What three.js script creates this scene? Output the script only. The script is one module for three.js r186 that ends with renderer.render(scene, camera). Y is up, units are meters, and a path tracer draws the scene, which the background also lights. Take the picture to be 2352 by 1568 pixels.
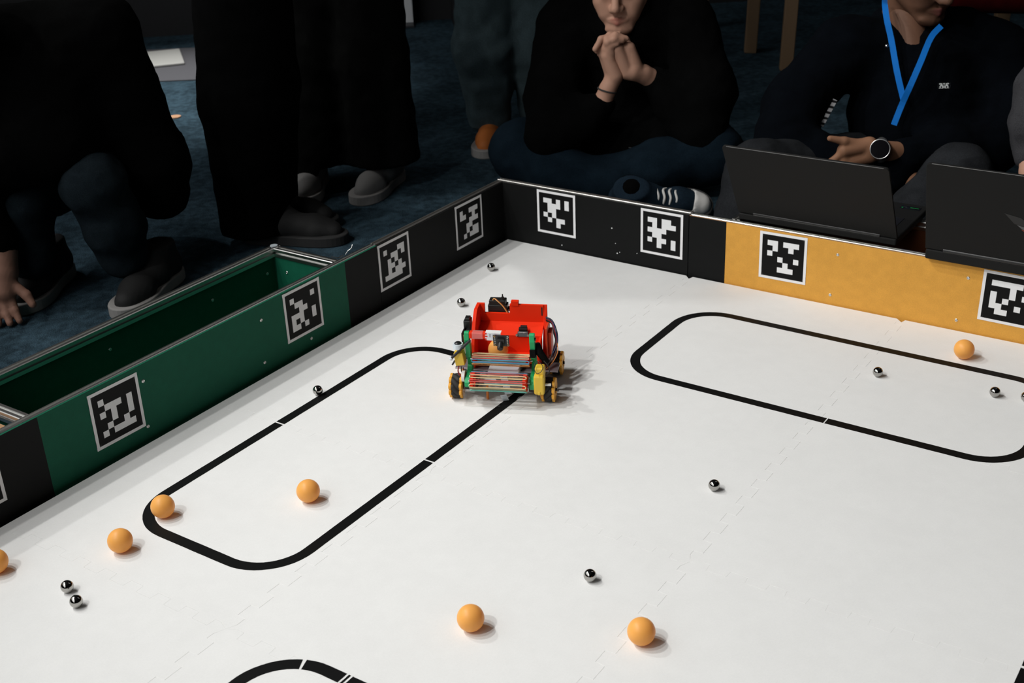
import * as THREE from 'three';
import { RoundedBoxGeometry } from 'three/addons/geometries/RoundedBoxGeometry.js';
import { mergeGeometries, toCreasedNormals } from 'three/addons/utils/BufferGeometryUtils.js';
import { ImprovedNoise } from 'three/addons/math/ImprovedNoise.js';
import { RectAreaLightUniformsLib } from 'three/addons/lights/RectAreaLightUniformsLib.js';

// ---------------------------------------------------------------- camera, sky, light, exposure
// World: x runs along the orange wall, z along the green wall (towards the viewer), the inner arena corner is the origin, metres.
const scene = new THREE.Scene();
const renderer = new THREE.WebGLRenderer();
renderer.toneMapping = THREE.LinearToneMapping;
renderer.toneMappingExposure = 1.0;
renderer.shadowMap.enabled = true;
RectAreaLightUniformsLib.init();

const camera = new THREE.PerspectiveCamera(30.983, 2352 / 1568, 0.05, 60);
{
  const yaw = -0.60824, pitch = -0.44681, roll = -0.04268;
  const f = new THREE.Vector3(Math.sin(yaw) * Math.cos(pitch), Math.sin(pitch), -Math.cos(yaw) * Math.cos(pitch));
  const r = new THREE.Vector3().crossVectors(f, new THREE.Vector3(0, 1, 0)).normalize();
  const u = new THREE.Vector3().crossVectors(r, f);
  camera.position.set(1.72652, 1.14302, 2.46711);
  camera.up.copy(u.multiplyScalar(Math.cos(roll)).addScaledVector(r, -Math.sin(roll)));
  camera.lookAt(camera.position.clone().add(f));
  camera.focus = 2.2; camera.userData.fStop = 8;
}
scene.background = new THREE.Color(0.55, 0.58, 0.62);          // overcast sky outside the glazing

// daylight through the tall glazed front of the hall (left of and behind the photographer)
const FACADE = { at: new THREE.Vector3(-1.0, 0, 3.5), out: new THREE.Vector3(-0.64, 0, 0.768), along: new THREE.Vector3(0.768, 0, 0.64), from: -3.6, to: 4.0, low: 1.4, high: 5.2 };
{
  const { at, out, along, from, to, low, high } = FACADE;
  const day = new THREE.RectAreaLight(new THREE.Color(1.0, 1.0, 0.995), 1.4, to - from, high - low);
  const c = at.clone().addScaledVector(along, (from + to) / 2).addScaledVector(out, -0.03); c.y = (low + high) / 2;
  day.position.copy(c); day.lookAt(c.clone().sub(out)); day.name = 'window_daylight';
  scene.add(day);
}

// ---------------------------------------------------------------- helpers
const V = (x, y, z) => new THREE.Vector3(x, y, z);
const lin = (r, g, b) => new THREE.Color().setRGB(r, g, b);
const noise = new ImprovedNoise();
let seed = 7;
const rnd = () => { seed = (seed * 1664525 + 1013904223) >>> 0; return seed / 4294967296; };
const used = new Map();
const numbered = (n) => { const k = used.get(n) ?? 0; used.set(n, k + 1); return k ? n + '_' + String(k).padStart(3, '0') : n; };
function tag(o, label, category, group, kind) {
  if (label) o.userData.label = label;
  if (category) o.userData.category = category;
  if (group) o.userData.group = group;
  if (kind) o.userData.kind = kind;
  return o;
}
function thing(name, label, category, pos = [0, 0, 0], group) {
  const g = new THREE.Group(); g.name = numbered(name); g.position.set(...pos); scene.add(g);
  return tag(g, label, category, group);
}
function clean(g) {
  g = g.index ? g.toNonIndexed() : g;
  for (const k of Object.keys(g.attributes)) if (!['position', 'normal', 'uv', 'color'].includes(k)) g.deleteAttribute(k);
  return g;
}
// box-projected texture coordinates in metres
function uvBox(g) {
  const p = g.attributes.position, n = g.attributes.normal, uv = new Float32Array(p.count * 2);
  for (let i = 0; i < p.count; i++) {
    const ax = Math.abs(n.getX(i)), ay = Math.abs(n.getY(i)), az = Math.abs(n.getZ(i));
    let a, b;
    if (ay >= ax && ay >= az) { a = p.getX(i); b = p.getZ(i); } else if (ax >= az) { a = p.getZ(i); b = p.getY(i); } else { a = p.getX(i); b = p.getY(i); }
    uv[2 * i] = a; uv[2 * i + 1] = b;
  }
  g.setAttribute('uv', new THREE.BufferAttribute(uv, 2));
  return g;
}
function mesh(name, geos, m, parent = scene, keepUV = false) {
  geos = [].concat(geos).map(clean);
  if (geos.length > 1) { const c = geos.every((g) => g.attributes.color); if (!c) geos.forEach((g) => g.deleteAttribute('color')); geos.forEach((g) => { if (!g.attributes.uv) uvBox(g); }); }
  const g = geos.length > 1 ? mergeGeometries(geos) : geos[0];
  if (!keepUV) uvBox(g);
  const o = new THREE.Mesh(g, m); o.name = parent === scene ? numbered(name) : name; o.castShadow = o.receiveShadow = true;
  parent.add(o);
  return o;
}
const struct = (name, geos, m) => tag(mesh(name, geos, m), null, null, null, 'structure');
function box(w, h, d, x = 0, y = 0, z = 0, r = 0, rot) {
  const g = r ? new RoundedBoxGeometry(w, h, d, 2, Math.min(r, w / 2.01, h / 2.01, d / 2.01)) : new THREE.BoxGeometry(w, h, d);
  if (rot) g.applyMatrix4(new THREE.Matrix4().makeRotationFromEuler(new THREE.Euler(...rot)));
  return g.translate(x, y, z);
}
const span = (x0, x1, y0, y1, z0, z1, r = 0) => box(x1 - x0, y1 - y0, z1 - z0, (x0 + x1) / 2, (y0 + y1) / 2, (z0 + z1) / 2, r);
function cyl(r0, r1, h, axis, x, y, z, seg = 20) {
  const g = new THREE.CylinderGeometry(r1, r0, h, seg);
  if (axis === 'x') g.rotateZ(-Math.PI / 2); else if (axis === 'z') g.rotateX(Math.PI / 2);
  return g.translate(x, y, z);
}
function tube(pts, r, seg = 24, closed = false, radial = 6) {
  return new THREE.TubeGeometry(new THREE.CatmullRomCurve3(pts.map((p) => V(...p)), closed, 'centripetal'), seg, r, radial, closed);
}
function extrude(pts, depth, bevel = 0) {
  const s = new THREE.Shape(pts.map((p) => new THREE.Vector2(p[0], p[1])));
  return new THREE.ExtrudeGeometry(s, { depth, bevelEnabled: bevel > 0, bevelSize: bevel, bevelThickness: bevel, bevelSegments: 1, bevelOffset: -bevel, steps: 1 });
}
// a profile drawn in (z, y) and given a thickness along x from x0 to x1
function sideplate(pts, x0, x1, bevel = 0) {
  const g = extrude(pts.map(([z, y]) => [-z, y]), x1 - x0 - 2 * bevel, bevel);
  return g.rotateY(Math.PI / 2).translate(x0 + bevel, 0, 0);
}
function rodOf(a, b, r0, r1 = r0, seg = 12) {
  const A = V(...a), B = V(...b), d = B.clone().sub(A), g = new THREE.CylinderGeometry(r1, r0, d.length(), seg);
  g.applyQuaternion(new THREE.Quaternion().setFromUnitVectors(V(0, 1, 0), d.clone().normalize()));
  return g.translate((A.x + B.x) / 2, (A.y + B.y) / 2, (A.z + B.z) / 2);
}
// textures
function dataTex(size, fn, srgb = false) {
  const d = new Uint8Array(size * size * 4);
  for (let y = 0; y < size; y++) for (let x = 0; x < size; x++) {
    const c = fn(x / size, y / size), o = (y * size + x) * 4;
    d[o] = c[0]; d[o + 1] = c[1]; d[o + 2] = c[2]; d[o + 3] = 255;
  }
  const t = new THREE.DataTexture(d, size, size); t.wrapS = t.wrapT = THREE.RepeatWrapping; t.magFilter = THREE.LinearFilter;
  if (srgb) t.colorSpace = THREE.SRGBColorSpace;
  t.needsUpdate = true;
  return t;
}
const rep = (t, n) => { const c = t.clone(); c.repeat.set(n, n); c.needsUpdate = true; return c; };
const hash = (i, j, s) => { let h = (Math.imul(i, 374761393) + Math.imul(j, 668265263) + Math.imul(s * 7 + 1, 2147483647)) | 0; h = Math.imul(h ^ (h >>> 13), 1274126177); return ((h ^ (h >>> 16)) >>> 0) / 4294967296; };
const tileNoise = (u, v, n, s = 0) => {                        // seamless value noise, n cells over the tile, -1 to 1
  const x = u * n, y = v * n, i = Math.floor(x), j = Math.floor(y), f = x - i, g = y - j, a = f * f * (3 - 2 * f), b = g * g * (3 - 2 * g), w = (k) => ((k % n) + n) % n;
  const h = (p, q) => hash(w(p), w(q), s);
  return 2 * ((h(i, j) * (1 - a) + h(i + 1, j) * a) * (1 - b) + (h(i, j + 1) * (1 - a) + h(i + 1, j + 1) * a) * b) - 1;
};
const grain = dataTex(256, () => { const v = 90 + rnd() * 130; return [v, v, v]; });
const weave = dataTex(256, (u, v) => { const c = Math.max(0, Math.min(255, 222 + 16 * tileNoise(u, v, 10, 4) + (rnd() - 0.5) * 60)); return [c, c, c]; }, true);
const carpetTone = dataTex(512, (u, v) => { const k = 0.85 + 0.1 * tileNoise(u, v, 9) + 0.14 * tileNoise(u, v, 64, 3) + 0.3 * (rnd() - 0.5); return [Math.max(0, Math.min(255, 175 * k)), Math.max(0, Math.min(255, 195 * k)), Math.max(0, Math.min(255, 205 * k))]; }, true);
const foamTone = dataTex(512, (u, v) => { const k = 249 + 1.2 * tileNoise(u, v, 7) + 1.2 * tileNoise(u, v, 30, 5) + 5 * (rnd() - 0.5); return [k, k, k - 1]; }, true);
const paintTone = dataTex(256, (u, v) => { const k = 238 + 5 * tileNoise(u, v, 12, 2) + 20 * (rnd() - 0.5); return [k, k, k]; }, true);
function mat(c, rough = 0.6, metal = 0, more = {}) {
  const { bump, bumpN = 20, ...rest } = more;
  const m = new THREE.MeshPhysicalMaterial({ color: c, roughness: rough, metalness: metal, ...rest });
  if (bump) { m.bumpMap = rep(grain, bumpN); m.bumpScale = bump; }
  return m;
}
const cloth = (c) => new THREE.MeshPhysicalMaterial({ color: c, roughness: 1, specularIntensity: 0.06, map: rep(weave, 4) });
function print(w, h, draw) {
  const c = document.createElement('canvas'); c.width = w; c.height = h; draw(c.getContext('2d'), w, h);
  const t = new THREE.CanvasTexture(c); t.colorSpace = THREE.SRGBColorSpace; t.magFilter = THREE.LinearFilter;
  return t;
}
const M = {
  carpet: new THREE.MeshPhysicalMaterial({ color: lin(0.1, 0.142, 0.17), roughness: 1, map: rep(carpetTone, 1.1), bumpMap: rep(grain, 3), bumpScale: 0.003, specularIntensity: 0.1 }),
  hall: mat(lin(0.018, 0.018, 0.02), 0.9), ceiling: mat(lin(0.05, 0.05, 0.052), 0.9), frame: mat(lin(0.06, 0.06, 0.065), 0.5, 0.3),
  glass: mat(lin(0.95, 0.97, 0.97), 0.02, 0, { transmission: 1, thickness: 0, ior: 1.45 }),
  foam: new THREE.MeshPhysicalMaterial({ color: lin(0.86, 0.862, 0.858), roughness: 0.62, map: rep(foamTone, 2), bumpMap: rep(grain, 14), bumpScale: 0.00012, specularIntensity: 0.5 }),
  tape: mat(lin(0.005, 0.0053, 0.0053), 0.5, 0, { specularIntensity: 0.25 }),
  black: new THREE.MeshPhysicalMaterial({ color: lin(0.009, 0.0095, 0.0095), roughness: 0.55, map: rep(paintTone, 6), specularIntensity: 0.2 }),
  green: new THREE.MeshPhysicalMaterial({ color: lin(0.01, 0.115, 0.066), roughness: 0.5, map: rep(paintTone, 6), bumpMap: rep(grain, 10), bumpScale: 0.0001, specularIntensity: 0.18 }),
  orange: new THREE.MeshPhysicalMaterial({ color: lin(0.8, 0.4, 0.075), roughness: 0.55, map: rep(paintTone, 6), bumpMap: rep(grain, 10), bumpScale: 0.0001, specularIntensity: 0.18 }),
  card: mat(lin(0.36, 0.2, 0.1), 0.85, 0, { bump: 0.0003 }),
  alu: mat(lin(0.74, 0.74, 0.72), 0.3, 1, { anisotropy: 0.3 }), aluDull: mat(lin(0.45, 0.44, 0.42), 0.42, 1),
  steel: mat(lin(0.42, 0.41, 0.39), 0.05, 1), screw: mat(lin(0.7, 0.7, 0.68), 0.3, 1),
  ball: mat(lin(1.0, 0.5, 0.12), 0.4, 0, { transmission: 0.22, thickness: 0, specularIntensity: 0.5, sheen: 0.25, sheenColor: lin(1, 0.85, 0.6), sheenRoughness: 0.6 }),
};

// ---------------------------------------------------------------- the hall
const GROUND = -0.014;
struct('floor', span(-12, 12, GROUND - 0.1, GROUND, -12, 12), M.carpet);
struct('ceiling', span(-14, 14, 6.3, 6.5, -14, 14), M.ceiling);
{
  // glazed front: sill, head beam, posts, panes
  const { at, out, along, from, to, low, high } = FACADE, ang = Math.atan2(-along.z, along.x);
  const put = (g, s, y, off = 0) => { const c = at.clone().addScaledVector(along, s).addScaledVector(out, off); return g.rotateY(ang).translate(c.x, y, c.z); };
  struct('wall_front', [put(new THREE.BoxGeometry(24, low + 0.1, 0.2), 1.5, (low - 0.1) / 2, 0.12), put(new THREE.BoxGeometry(24, 6.6 - high, 0.2), 1.5, (6.6 + high) / 2, 0.12),
    put(new THREE.BoxGeometry(7, 6.6, 0.2), from - 3.5, 3.2, 0.12), put(new THREE.BoxGeometry(9.5, 6.6, 0.2), to + 4.75, 3.2, 0.12)], M.hall);
  const w = new THREE.Group(); w.name = 'window_1'; w.userData.kind = 'structure'; scene.add(w);
  for (let i = 0; i <= 6; i++) mesh('window_post', put(new THREE.BoxGeometry(0.06, high - low, 0.1), from + ((to - from) * i) / 6, (low + high) / 2, 0.1), M.frame, w);
  for (let i = 0; i < 6; i++) mesh('pane', put(new THREE.BoxGeometry((to - from) / 6 - 0.06, high - low, 0.008), from + ((to - from) * (i + 0.5)) / 6, (low + high) / 2, 0.12), M.glass, w);
}
struct('wall_back', box(24, 6.6, 0.1, 6, 0, 0).rotateY(0.698).translate(-2.36, 3.25, -2.06), M.hall);
struct('wall_right', span(8.4, 8.6, -0.1, 6.5, -12, 12), M.hall);

// hanging spot lamps between the glazing and the arena
function spotLamp(pos, aim, power, label, cone = 0.5) {
  const g = thing('hanging_spot_lamp', label, 'lamp', pos, 'spot lamps hanging over the arena');
  const dir = V(...aim).sub(V(...pos)).normalize(), q = new THREE.Quaternion().setFromUnitVectors(V(0, -1, 0), dir);
  const can = new THREE.LatheGeometry([[0.0, 0.16], [0.05, 0.16], [0.07, 0.13], [0.075, 0.0], [0.068, 0.0], [0.066, 0.02], [0, 0.02]].map((p) => new THREE.Vector2(...p)), 24).applyQuaternion(q);
  mesh('lamp_housing', can, M.frame, g);
  mesh('lamp_face', new THREE.CylinderGeometry(0.064, 0.064, 0.004, 24).translate(0, 0.012, 0).applyQuaternion(q), new THREE.MeshStandardMaterial({ color: 0xffffff, emissive: lin(1, 0.97, 0.9), emissiveIntensity: 3 }), g);
  mesh('lamp_stem', new THREE.CylinderGeometry(0.008, 0.008, 6.3 - pos[1] - 0.1, 8).translate(0, (6.3 - pos[1] + 0.1) / 2, 0), M.frame, g);
  const l = new THREE.SpotLight(lin(1, 0.99, 0.965), power, 0, cone, 0.8, 2);
  l.position.set(...pos).addScaledVector(dir, 0.03); l.target.position.set(...aim); l.castShadow = true; l.shadow.radius = 4.2;
  scene.add(l, l.target);
}
spotLamp([-1.78, 4.4, 2.15], [1.5, 0, 0.45], 25.5, 'dark spot lamp hanging beyond the green wall', 0.5);
spotLamp([-3.03, 4.4, 1.2], [1.35, 0, 0.6], 17.5, 'dark spot lamp hanging beyond the green wall, farthest from the arena', 0.4);
spotLamp([-0.95, 4.4, 3.15], [1.45, 0, 0.25], 16, 'dark spot lamp hanging beside the tall glazing', 0.48);
spotLamp([-0.17, 3.6, 4.05], [1.3, 0, 0.05], 19, 'dark spot lamp hanging close to the glazing behind the viewer', 0.46);
spotLamp([-2.3, 3.2, -0.4], [-2.05, 0, -0.75], 44, 'dark spot lamp hanging over the grey mat on the carpet', 0.3);
{
  // long dim linear fitting over the far side, seen in the steel balls
  const g = thing('ceiling_light', 'long slim linear ceiling light over the far side of the arena', 'ceiling light', [3.2, 6.2, -4.5]);
  g.rotation.y = 1.0;
  mesh('light_body', box(6, 0.08, 0.7, 0, 0.05, 0, 0.01), M.frame, g);
  mesh('light_diffuser', box(5.9, 0.02, 0.6, 0, 0.0, 0), new THREE.MeshStandardMaterial({ color: 0xffffff, emissive: lin(1, 0.98, 0.95), emissiveIntensity: 0.6 }), g);
  const l = new THREE.RectAreaLight(lin(1, 0.98, 0.95), 0.7, 5.9, 0.6); l.position.set(3.2, 6.18, -4.5); l.rotation.order = 'YXZ'; l.rotation.set(-Math.PI / 2, 1.0, 0); scene.add(l);
}

// ---------------------------------------------------------------- arena: foam mat
const XS = [0.012, 0.537, 1.044, 1.551, 2.05], ZS = [0.004, 0.51, 1.03, 1.524, 2.05], TOOTH = 0.0315, AMP = 0.008, GAP = 0.0001;
// a jigsaw seam between two corner points; `side` shifts it by half the gap
function seam(a, b, dx, dz, alongX, side) {
  const out = [], n = Math.round((b - a) / TOOTH), step = (b - a) / n;
  for (let i = 0; i < n; i++) {
    const s = i % 2 ? AMP : -AMP, t0 = a + i * step + (i === 0 ? 0.016 : 0), t1 = a + (i + 1) * step - (i === n - 1 ? 0.016 : 0), flare = 0.0022;
    for (const t of [t0 + (i % 2 ? -flare : flare) * 0.5 + 0.0006, t1 - (i % 2 ? -flare : flare) * 0.5 - 0.0006]) out.push(alongX ? [t, dz + s + side * GAP] : [dx + s + side * GAP, t]);
  }
  return out;
}
const mat0 = thing('arena_mat', 'white interlocking foam mat covering the arena floor', 'mat');
for (let i = 0; i < 4; i++) for (let j = 0; j < 4; j++) {
  const x0 = XS[i], x1 = XS[i + 1], z0 = ZS[j], z1 = ZS[j + 1], p = [];
  // each edge starts with its corner; beside the wall the corners are nicked where four-way joints were cut off
  const nick = (x) => [x + 0.002, z0 + 0.014];
  const edgeN = j === 0 ? [[i ? x0 + 0.006 : x0, z0]] : [[x0, z0], ...seam(x0, x1, 0, z0, true, 1)];
  const edgeE = [...(j === 0 && i < 3 ? [[x1 - 0.012, z0], nick(x1)] : [[x1, z0]]), ...(i === 3 ? [] : seam(z0, z1, x1, 0, false, -1))];
  const edgeS = [[x1, z1], ...(j === 3 ? [] : seam(x0, x1, 0, z1, true, -1).reverse())];
  const edgeW = [[x0, z1], ...(i === 0 ? [] : seam(z0, z1, x0, 0, false, 1).reverse()), ...(j === 0 && i > 0 ? [nick(x0)] : [])];
  p.push(...edgeN, ...edgeE, ...edgeS, ...edgeW);
  const g = extrude(p.map(([x, z]) => [x, -z]), 0.0115, 0.0002).rotateX(-Math.PI / 2).translate(0, -0.0117, 0);
  mesh('mat_tile', g, M.foam, mat0);
}
mesh('underlay', span(-0.002, 2.06, GROUND, -0.0121, 0, 2.06), mat(lin(0.2, 0.2, 0.2), 0.9), mat0);

// black line loops (20 mm tape), cut where they cross a seam of the mat
function loopPath(x0, x1, z0, z1, r, n = 12) {
  const pts = [];
  const arc = (cx, cz, a0) => { for (let i = 0; i <= n; i++) { const a = a0 + (i / n) * Math.PI / 2; pts.push([cx + r * Math.cos(a), cz + r * Math.sin(a)]); } };
  arc(x1 - r, z1 - r, 0); arc(x0 + r, z1 - r, Math.PI / 2); arc(x0 + r, z0 + r, Math.PI); arc(x1 - r, z0 + r, -Math.PI / 2);
  return pts;
}
function lineLoop(x0, x1, z0, z1, r, label, cuts = []) {
  const t = thing('line_tape', label, 'tape', [0, 0, 0], 'black line loops on the arena mat'), raw = loopPath(x0, x1, z0, z1, r), pts = [];
  raw.forEach((p, i) => { const q = raw[(i + 1) % raw.length], L = Math.hypot(q[0] - p[0], q[1] - p[1]), n = Math.max(1, Math.ceil(L / 0.0012)); for (let k = 0; k < n; k++) pts.push([p[0] + ((q[0] - p[0]) * k) / n, p[1] + ((q[1] - p[1]) * k) / n]); });
  const hit = (p) => cuts.some(([axis, at, lo, hi, slant, wide = 0.0012]) => { const v = axis === 'z' ? p[1] - (at + (p[0] - lo) * slant) : p[0] - (at + (p[1] - lo) * slant), w = axis === 'z' ? p[0] : p[1]; return Math.abs(v) < wide && w > lo && w < hi; });
  const start = Math.max(0, pts.findIndex(hit)), runs = [[]];
  for (let k = 0; k <= pts.length; k++) { const p = pts[(start + k) % pts.length]; if (hit(p)) { if (runs.at(-1).length) runs.push([]); } else runs.at(-1).push(p); }
  for (const run of runs.filter((q) => q.length > 3)) {
    const pos = [], idx = [], H = 0.0101, top = 0.0004;
    run.forEach((p, i) => {
      const a = run[Math.max(0, i - 1)], b = run[Math.min(run.length - 1, i + 1)], l = Math.hypot(b[0] - a[0], b[1] - a[1]) || 1, nx = -(b[1] - a[1]) / l, nz = (b[0] - a[0]) / l;
      const w = H + 0.0003 * noise.noise(p[0] * 30, p[1] * 30, 1);
      for (const [s, y] of [[-1, 0.00005], [-1, top], [1, top], [1, 0.00005]]) pos.push(p[0] + nx * s * w, y, p[1] + nz * s * w);
      if (i) for (let k = 0; k < 3; k++) { const A = (i - 1) * 4 + k, B = i * 4 + k; idx.push(A, B, A + 1, A + 1, B, B + 1); }
    });
    const g = new THREE.BufferGeometry(); g.setAttribute('position', new THREE.Float32BufferAttribute(pos, 3)); g.setIndex(idx);
    const f = g.toNonIndexed(); f.computeVertexNormals();
    mesh('tape_strip', f, M.tape, t);
  }
}
lineLoop(0.175, 0.509, 0.62, 1.401, 0.088, 'black line loop beside the green wall, running under the robot', [['z', 1.031, 0.15, 0.55, -0.1]]);
lineLoop(0.626, 1.404, 0.166, 0.507, 0.088, 'black line loop in front of the orange wall', [['x', 1.047, 0.4, 0.6, 0.15, 0.0007]]);
lineLoop(0.636, 1.41, 1.516, 1.86, 0.088, 'black line loop chopped into pieces by mat seams, farthest from both coloured walls', [['x', 0.700, 1.4, 1.6, 0.55], ['x', 0.7315, 1.4, 1.6, -0.35], ['x', 0.768, 1.4, 1.6, 0.45], ['x', 0.792, 1.4, 1.6, -0.3], ['x', 0.83, 1.4, 1.6, 0.3]]);
lineLoop(1.543, 1.88, 0.62, 1.40, 0.088, 'black line loop of which only a sliver shows at the mat edge', [['z', 1.005, 1.5, 1.6, 0.3], ['z', 1.03, 1.5, 1.6, -0.3], ['z', 1.06, 1.5, 1.6, 0.2]]);

// ---------------------------------------------------------------- arena walls
const CODES = {
  a: ['100000', '011101', '101001', '001001', '010010', '101111'], b: ['100001', '011000', '001100', '111001', '101001', '110100'],
  c: ['100011', '001101', '010100', '011010', '010111', '111110'], d: ['100111', '110010', '000111', '001100', '001011', '010111'],
  e: ['110101', '011101', '011000', '101000', '010110', '000100'], f: ['110110', '010111', '111100', '011000', '101101', '001001'],
  g: ['110111', '010010', '100000', '001001', '000100', '001110'], h: ['111110', '000100', '100101', '101000', '110010', '011000'],
  i: ['101100', '010010', '110001', '011100', '100110', '001011'],
};
const codeTex = (rows, worn) => print(512, 512, (c, w) => {
  c.fillStyle = '#e9e9ea'; c.fillRect(0, 0, w, w);
  const b = (w * (1 - 0.1 / 0.1125)) / 2, s = (w - 2 * b) / 8; c.fillStyle = '#0d0d0d'; c.fillRect(b, b, w - 2 * b, w - 2 * b);
  c.fillStyle = '#e6e7e8'; rows.forEach((r, j) => [...r].forEach((k, i) => { if (k === '1') c.fillRect(b + (i + 1) * s, b + (j + 1) * s, s + 0.4, s + 0.4); }));
  if (worn) for (const [x, y] of [[b, b], [w - b, b], [b, w - b], [w - b, w - b]]) for (let k = 0; k < 60; k++) {       // scuffed corners
    const a = rnd() * 6.28, r = rnd() * rnd() * 44, g = Math.floor(60 + rnd() * 130); c.fillStyle = `rgba(${g},${g},${g},0.6)`;
    const X = x + (x < w / 2 ? 1 : -1) * Math.abs(Math.cos(a)) * r, Y = y + (y < w / 2 ? 1 : -1) * Math.abs(Math.sin(a)) * r; c.fillRect(X, Y, 1 + rnd() * 3, 1 + rnd() * 2);
  }
});
const markerMats = Object.fromEntries(Object.entries(CODES).map(([k, rows]) => [k, new THREE.MeshPhysicalMaterial({ map: codeTex(rows, 'abgh'.includes(k)), roughness: 0.6, specularIntensity: 0.3 })]));
const MS = 0.1122;
function marker(parent, code, along, s, top, label, tilt = 0) {          // a printed square card glued to a board
  const g = new THREE.BoxGeometry(MS, MS, 0.0007).rotateZ(tilt);
  const uv = g.attributes.uv; void uv;
  if (along === 'z') g.rotateY(Math.PI / 2).translate(0.00045, top - MS / 2, s - MS / 2); else g.translate(s + MS / 2, top - MS / 2, 0.00045);
  const o = mesh('marker_card', g, markerMats[code], parent, true); o.userData.label = label; return o;
}
function screw(parent, along, s, y, off = 0.0006, flip = 1) {
  const pts = [[0, 0.0011], [0.0012, 0.0011], [0.0014, 0.0003], [0.0017, 0.0003], [0.002, 0.0013], [0.0031, 0.0009], [0.0036, 0]].map((p) => new THREE.Vector2(p[0], p[1]));
  const g = new THREE.LatheGeometry(pts, 14);
  if (along === 'z') g.rotateZ((-Math.PI / 2) * flip).translate(off - 0.0006, y, s); else g.rotateX((Math.PI / 2) * flip).translate(s, y, off - 0.0006);
  mesh('screw', g, M.screw, parent);
}
// slotted aluminium profile: `a` to `b` along x or z, centred across at c, top at y
function railGeo(along, a, b, c, top, w = 0.015) {
  const h = w / 2, r = 0.0014, s = 0.0028, d = 0.0042;
  const half = [[h - r, 0], [h, -r], [h, -h + s], [h - d, -h + s], [h - d, -h - s], [h, -h - s], [h, -w]];
  const prof = [[s, 0], ...half, ...half.map(([x, y]) => [-x, y]).reverse(), [-s, 0], [-s, -d], [s, -d]];
  const g = extrude(prof, b - a, 0);
  if (along === 'z') return g.translate(c, top, a);
  return g.rotateY(Math.PI / 2).translate(a, top, -0).translate(0, 0, c);
}
const H = 0.1515;                                                        // board height
// left run
const wallA = thing('arena_wall_panel', 'short black wall panel between the arena corner and the green panel', 'wall panel', [0, 0, 0]);
mesh('board', span(-0.004, 0, GROUND + 0.001, H, 0, 0.5035), M.black, wallA);
mesh('rail', railGeo('z', -0.018, 0.5035, -0.0118, 0.1545), M.aluDull, wallA);
marker(wallA, 'd', 'z', 0.208, 0.149, 'black and white square code card nearest the arena corner');
marker(wallA, 'c', 'z', 0.5032, 0.1492, 'black and white square code card beside the green-edged joint');
const wallB = thing('arena_wall_panel', 'long wall panel painted green between two black ends', 'wall panel');
mesh('board_black', span(-0.004, 0, GROUND + 0.001, H, 0.5045, 0.6145), M.black, wallB);
mesh('board_green', span(-0.004, 0, GROUND + 0.001, H, 0.6145, 1.413), M.green, wallB).userData.label = 'dark green painted board';
mesh('board_black', span(-0.004, 0, GROUND + 0.001, H, 1.413, 2.05), M.black, wallB);
mesh('board_edge', span(-0.0041, 0.00005, H - 0.0002, H + 0.0003, 0.5045, 2.05), M.green, wallB).userData.label = "green cut edge along the top of the board";
mesh('rail', railGeo('z', 0.5045, 2.05, -0.0118, 0.1535), M.alu, wallB);
marker(wallB, 'b', 'z', 0.812, 0.148, 'square code card on the green board near its far end');
marker(wallB, 'a', 'z', 1.311, 0.1425, 'square code card with scuffed corners on the green board near its near end', -0.01);
marker(wallB, 'i', 'z', 1.613, 0.147, 'square code card on the black end of the green panel');
for (const [z, y] of [[0.878, 0.118], [0.884, 0.024], [1.187, 0.118], [1.195, 0.026], [0.742, 0.02]]) screw(wallB, 'z', z, y);
// right run
const wallC = thing('arena_wall_panel', 'short black wall panel between the arena corner and the orange panel', 'wall panel');
mesh('board', span(0, 0.526, GROUND + 0.001, H, -0.004, 0), M.black, wallC);
mesh('rail', railGeo('x', -0.018, 0.5285, -0.0118, 0.156), M.aluDull, wallC);
marker(wallC, 'e', 'x', 0.1044, 0.1498, 'square code card on the black panel, close to the corner');
marker(wallC, 'f', 'x', 0.4, 0.1488, 'square code card on the black panel, beside the joint');
const wallD = thing('arena_wall_panel', 'long wall panel painted bright orange with a black end', 'wall panel');
mesh('board_black', span(0.528, 0.622, GROUND + 0.001, H - 0.001, -0.004, 0), M.black, wallD);
mesh('board_orange', span(0.622, 1.424, GROUND + 0.001, H - 0.001, -0.004, 0), M.orange, wallD).userData.label = 'bright orange painted board';
mesh('board_black', span(1.424, 2.05, GROUND + 0.001, H - 0.001, -0.004, 0), M.black, wallD);
mesh('board_edge', span(0.528, 2.05, H - 0.0012, H - 0.0006, -0.0041, 0.00005), M.card, wallD);
mesh('rail', railGeo('x', 0.531, 2.05, -0.0118, 0.1525), M.alu, wallD);
marker(wallD, 'g', 'x', 0.706, 0.1455, 'square code card with scuffed corners on the orange board', 0.012);
marker(wallD, 'h', 'x', 1.197, 0.1462, 'square code card on the orange board under the laptop with a logo', -0.01);
for (const [x, y] of [[0.888, 0.12], [0.878, 0.022], [1.168, 0.121], [1.155, 0.022]]) screw(wallD, 'x', x, y);
// paint chips knocked off the black board
{
  const chips = [[0.32, 0.083], [0.335, 0.02], [0.342, 0.024], [0.33, 0.045], [0.175, 0.012], [0.39, 0.03]].map(([x, y]) => box(0.002 + rnd() * 0.002, 0.001 + rnd() * 0.002, 0.0003, x, y, 0.0001, 0, [0, 0, rnd()]));
  mesh('paint_chips', chips, mat(lin(0.75, 0.75, 0.75), 0.8), wallC);
}
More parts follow.
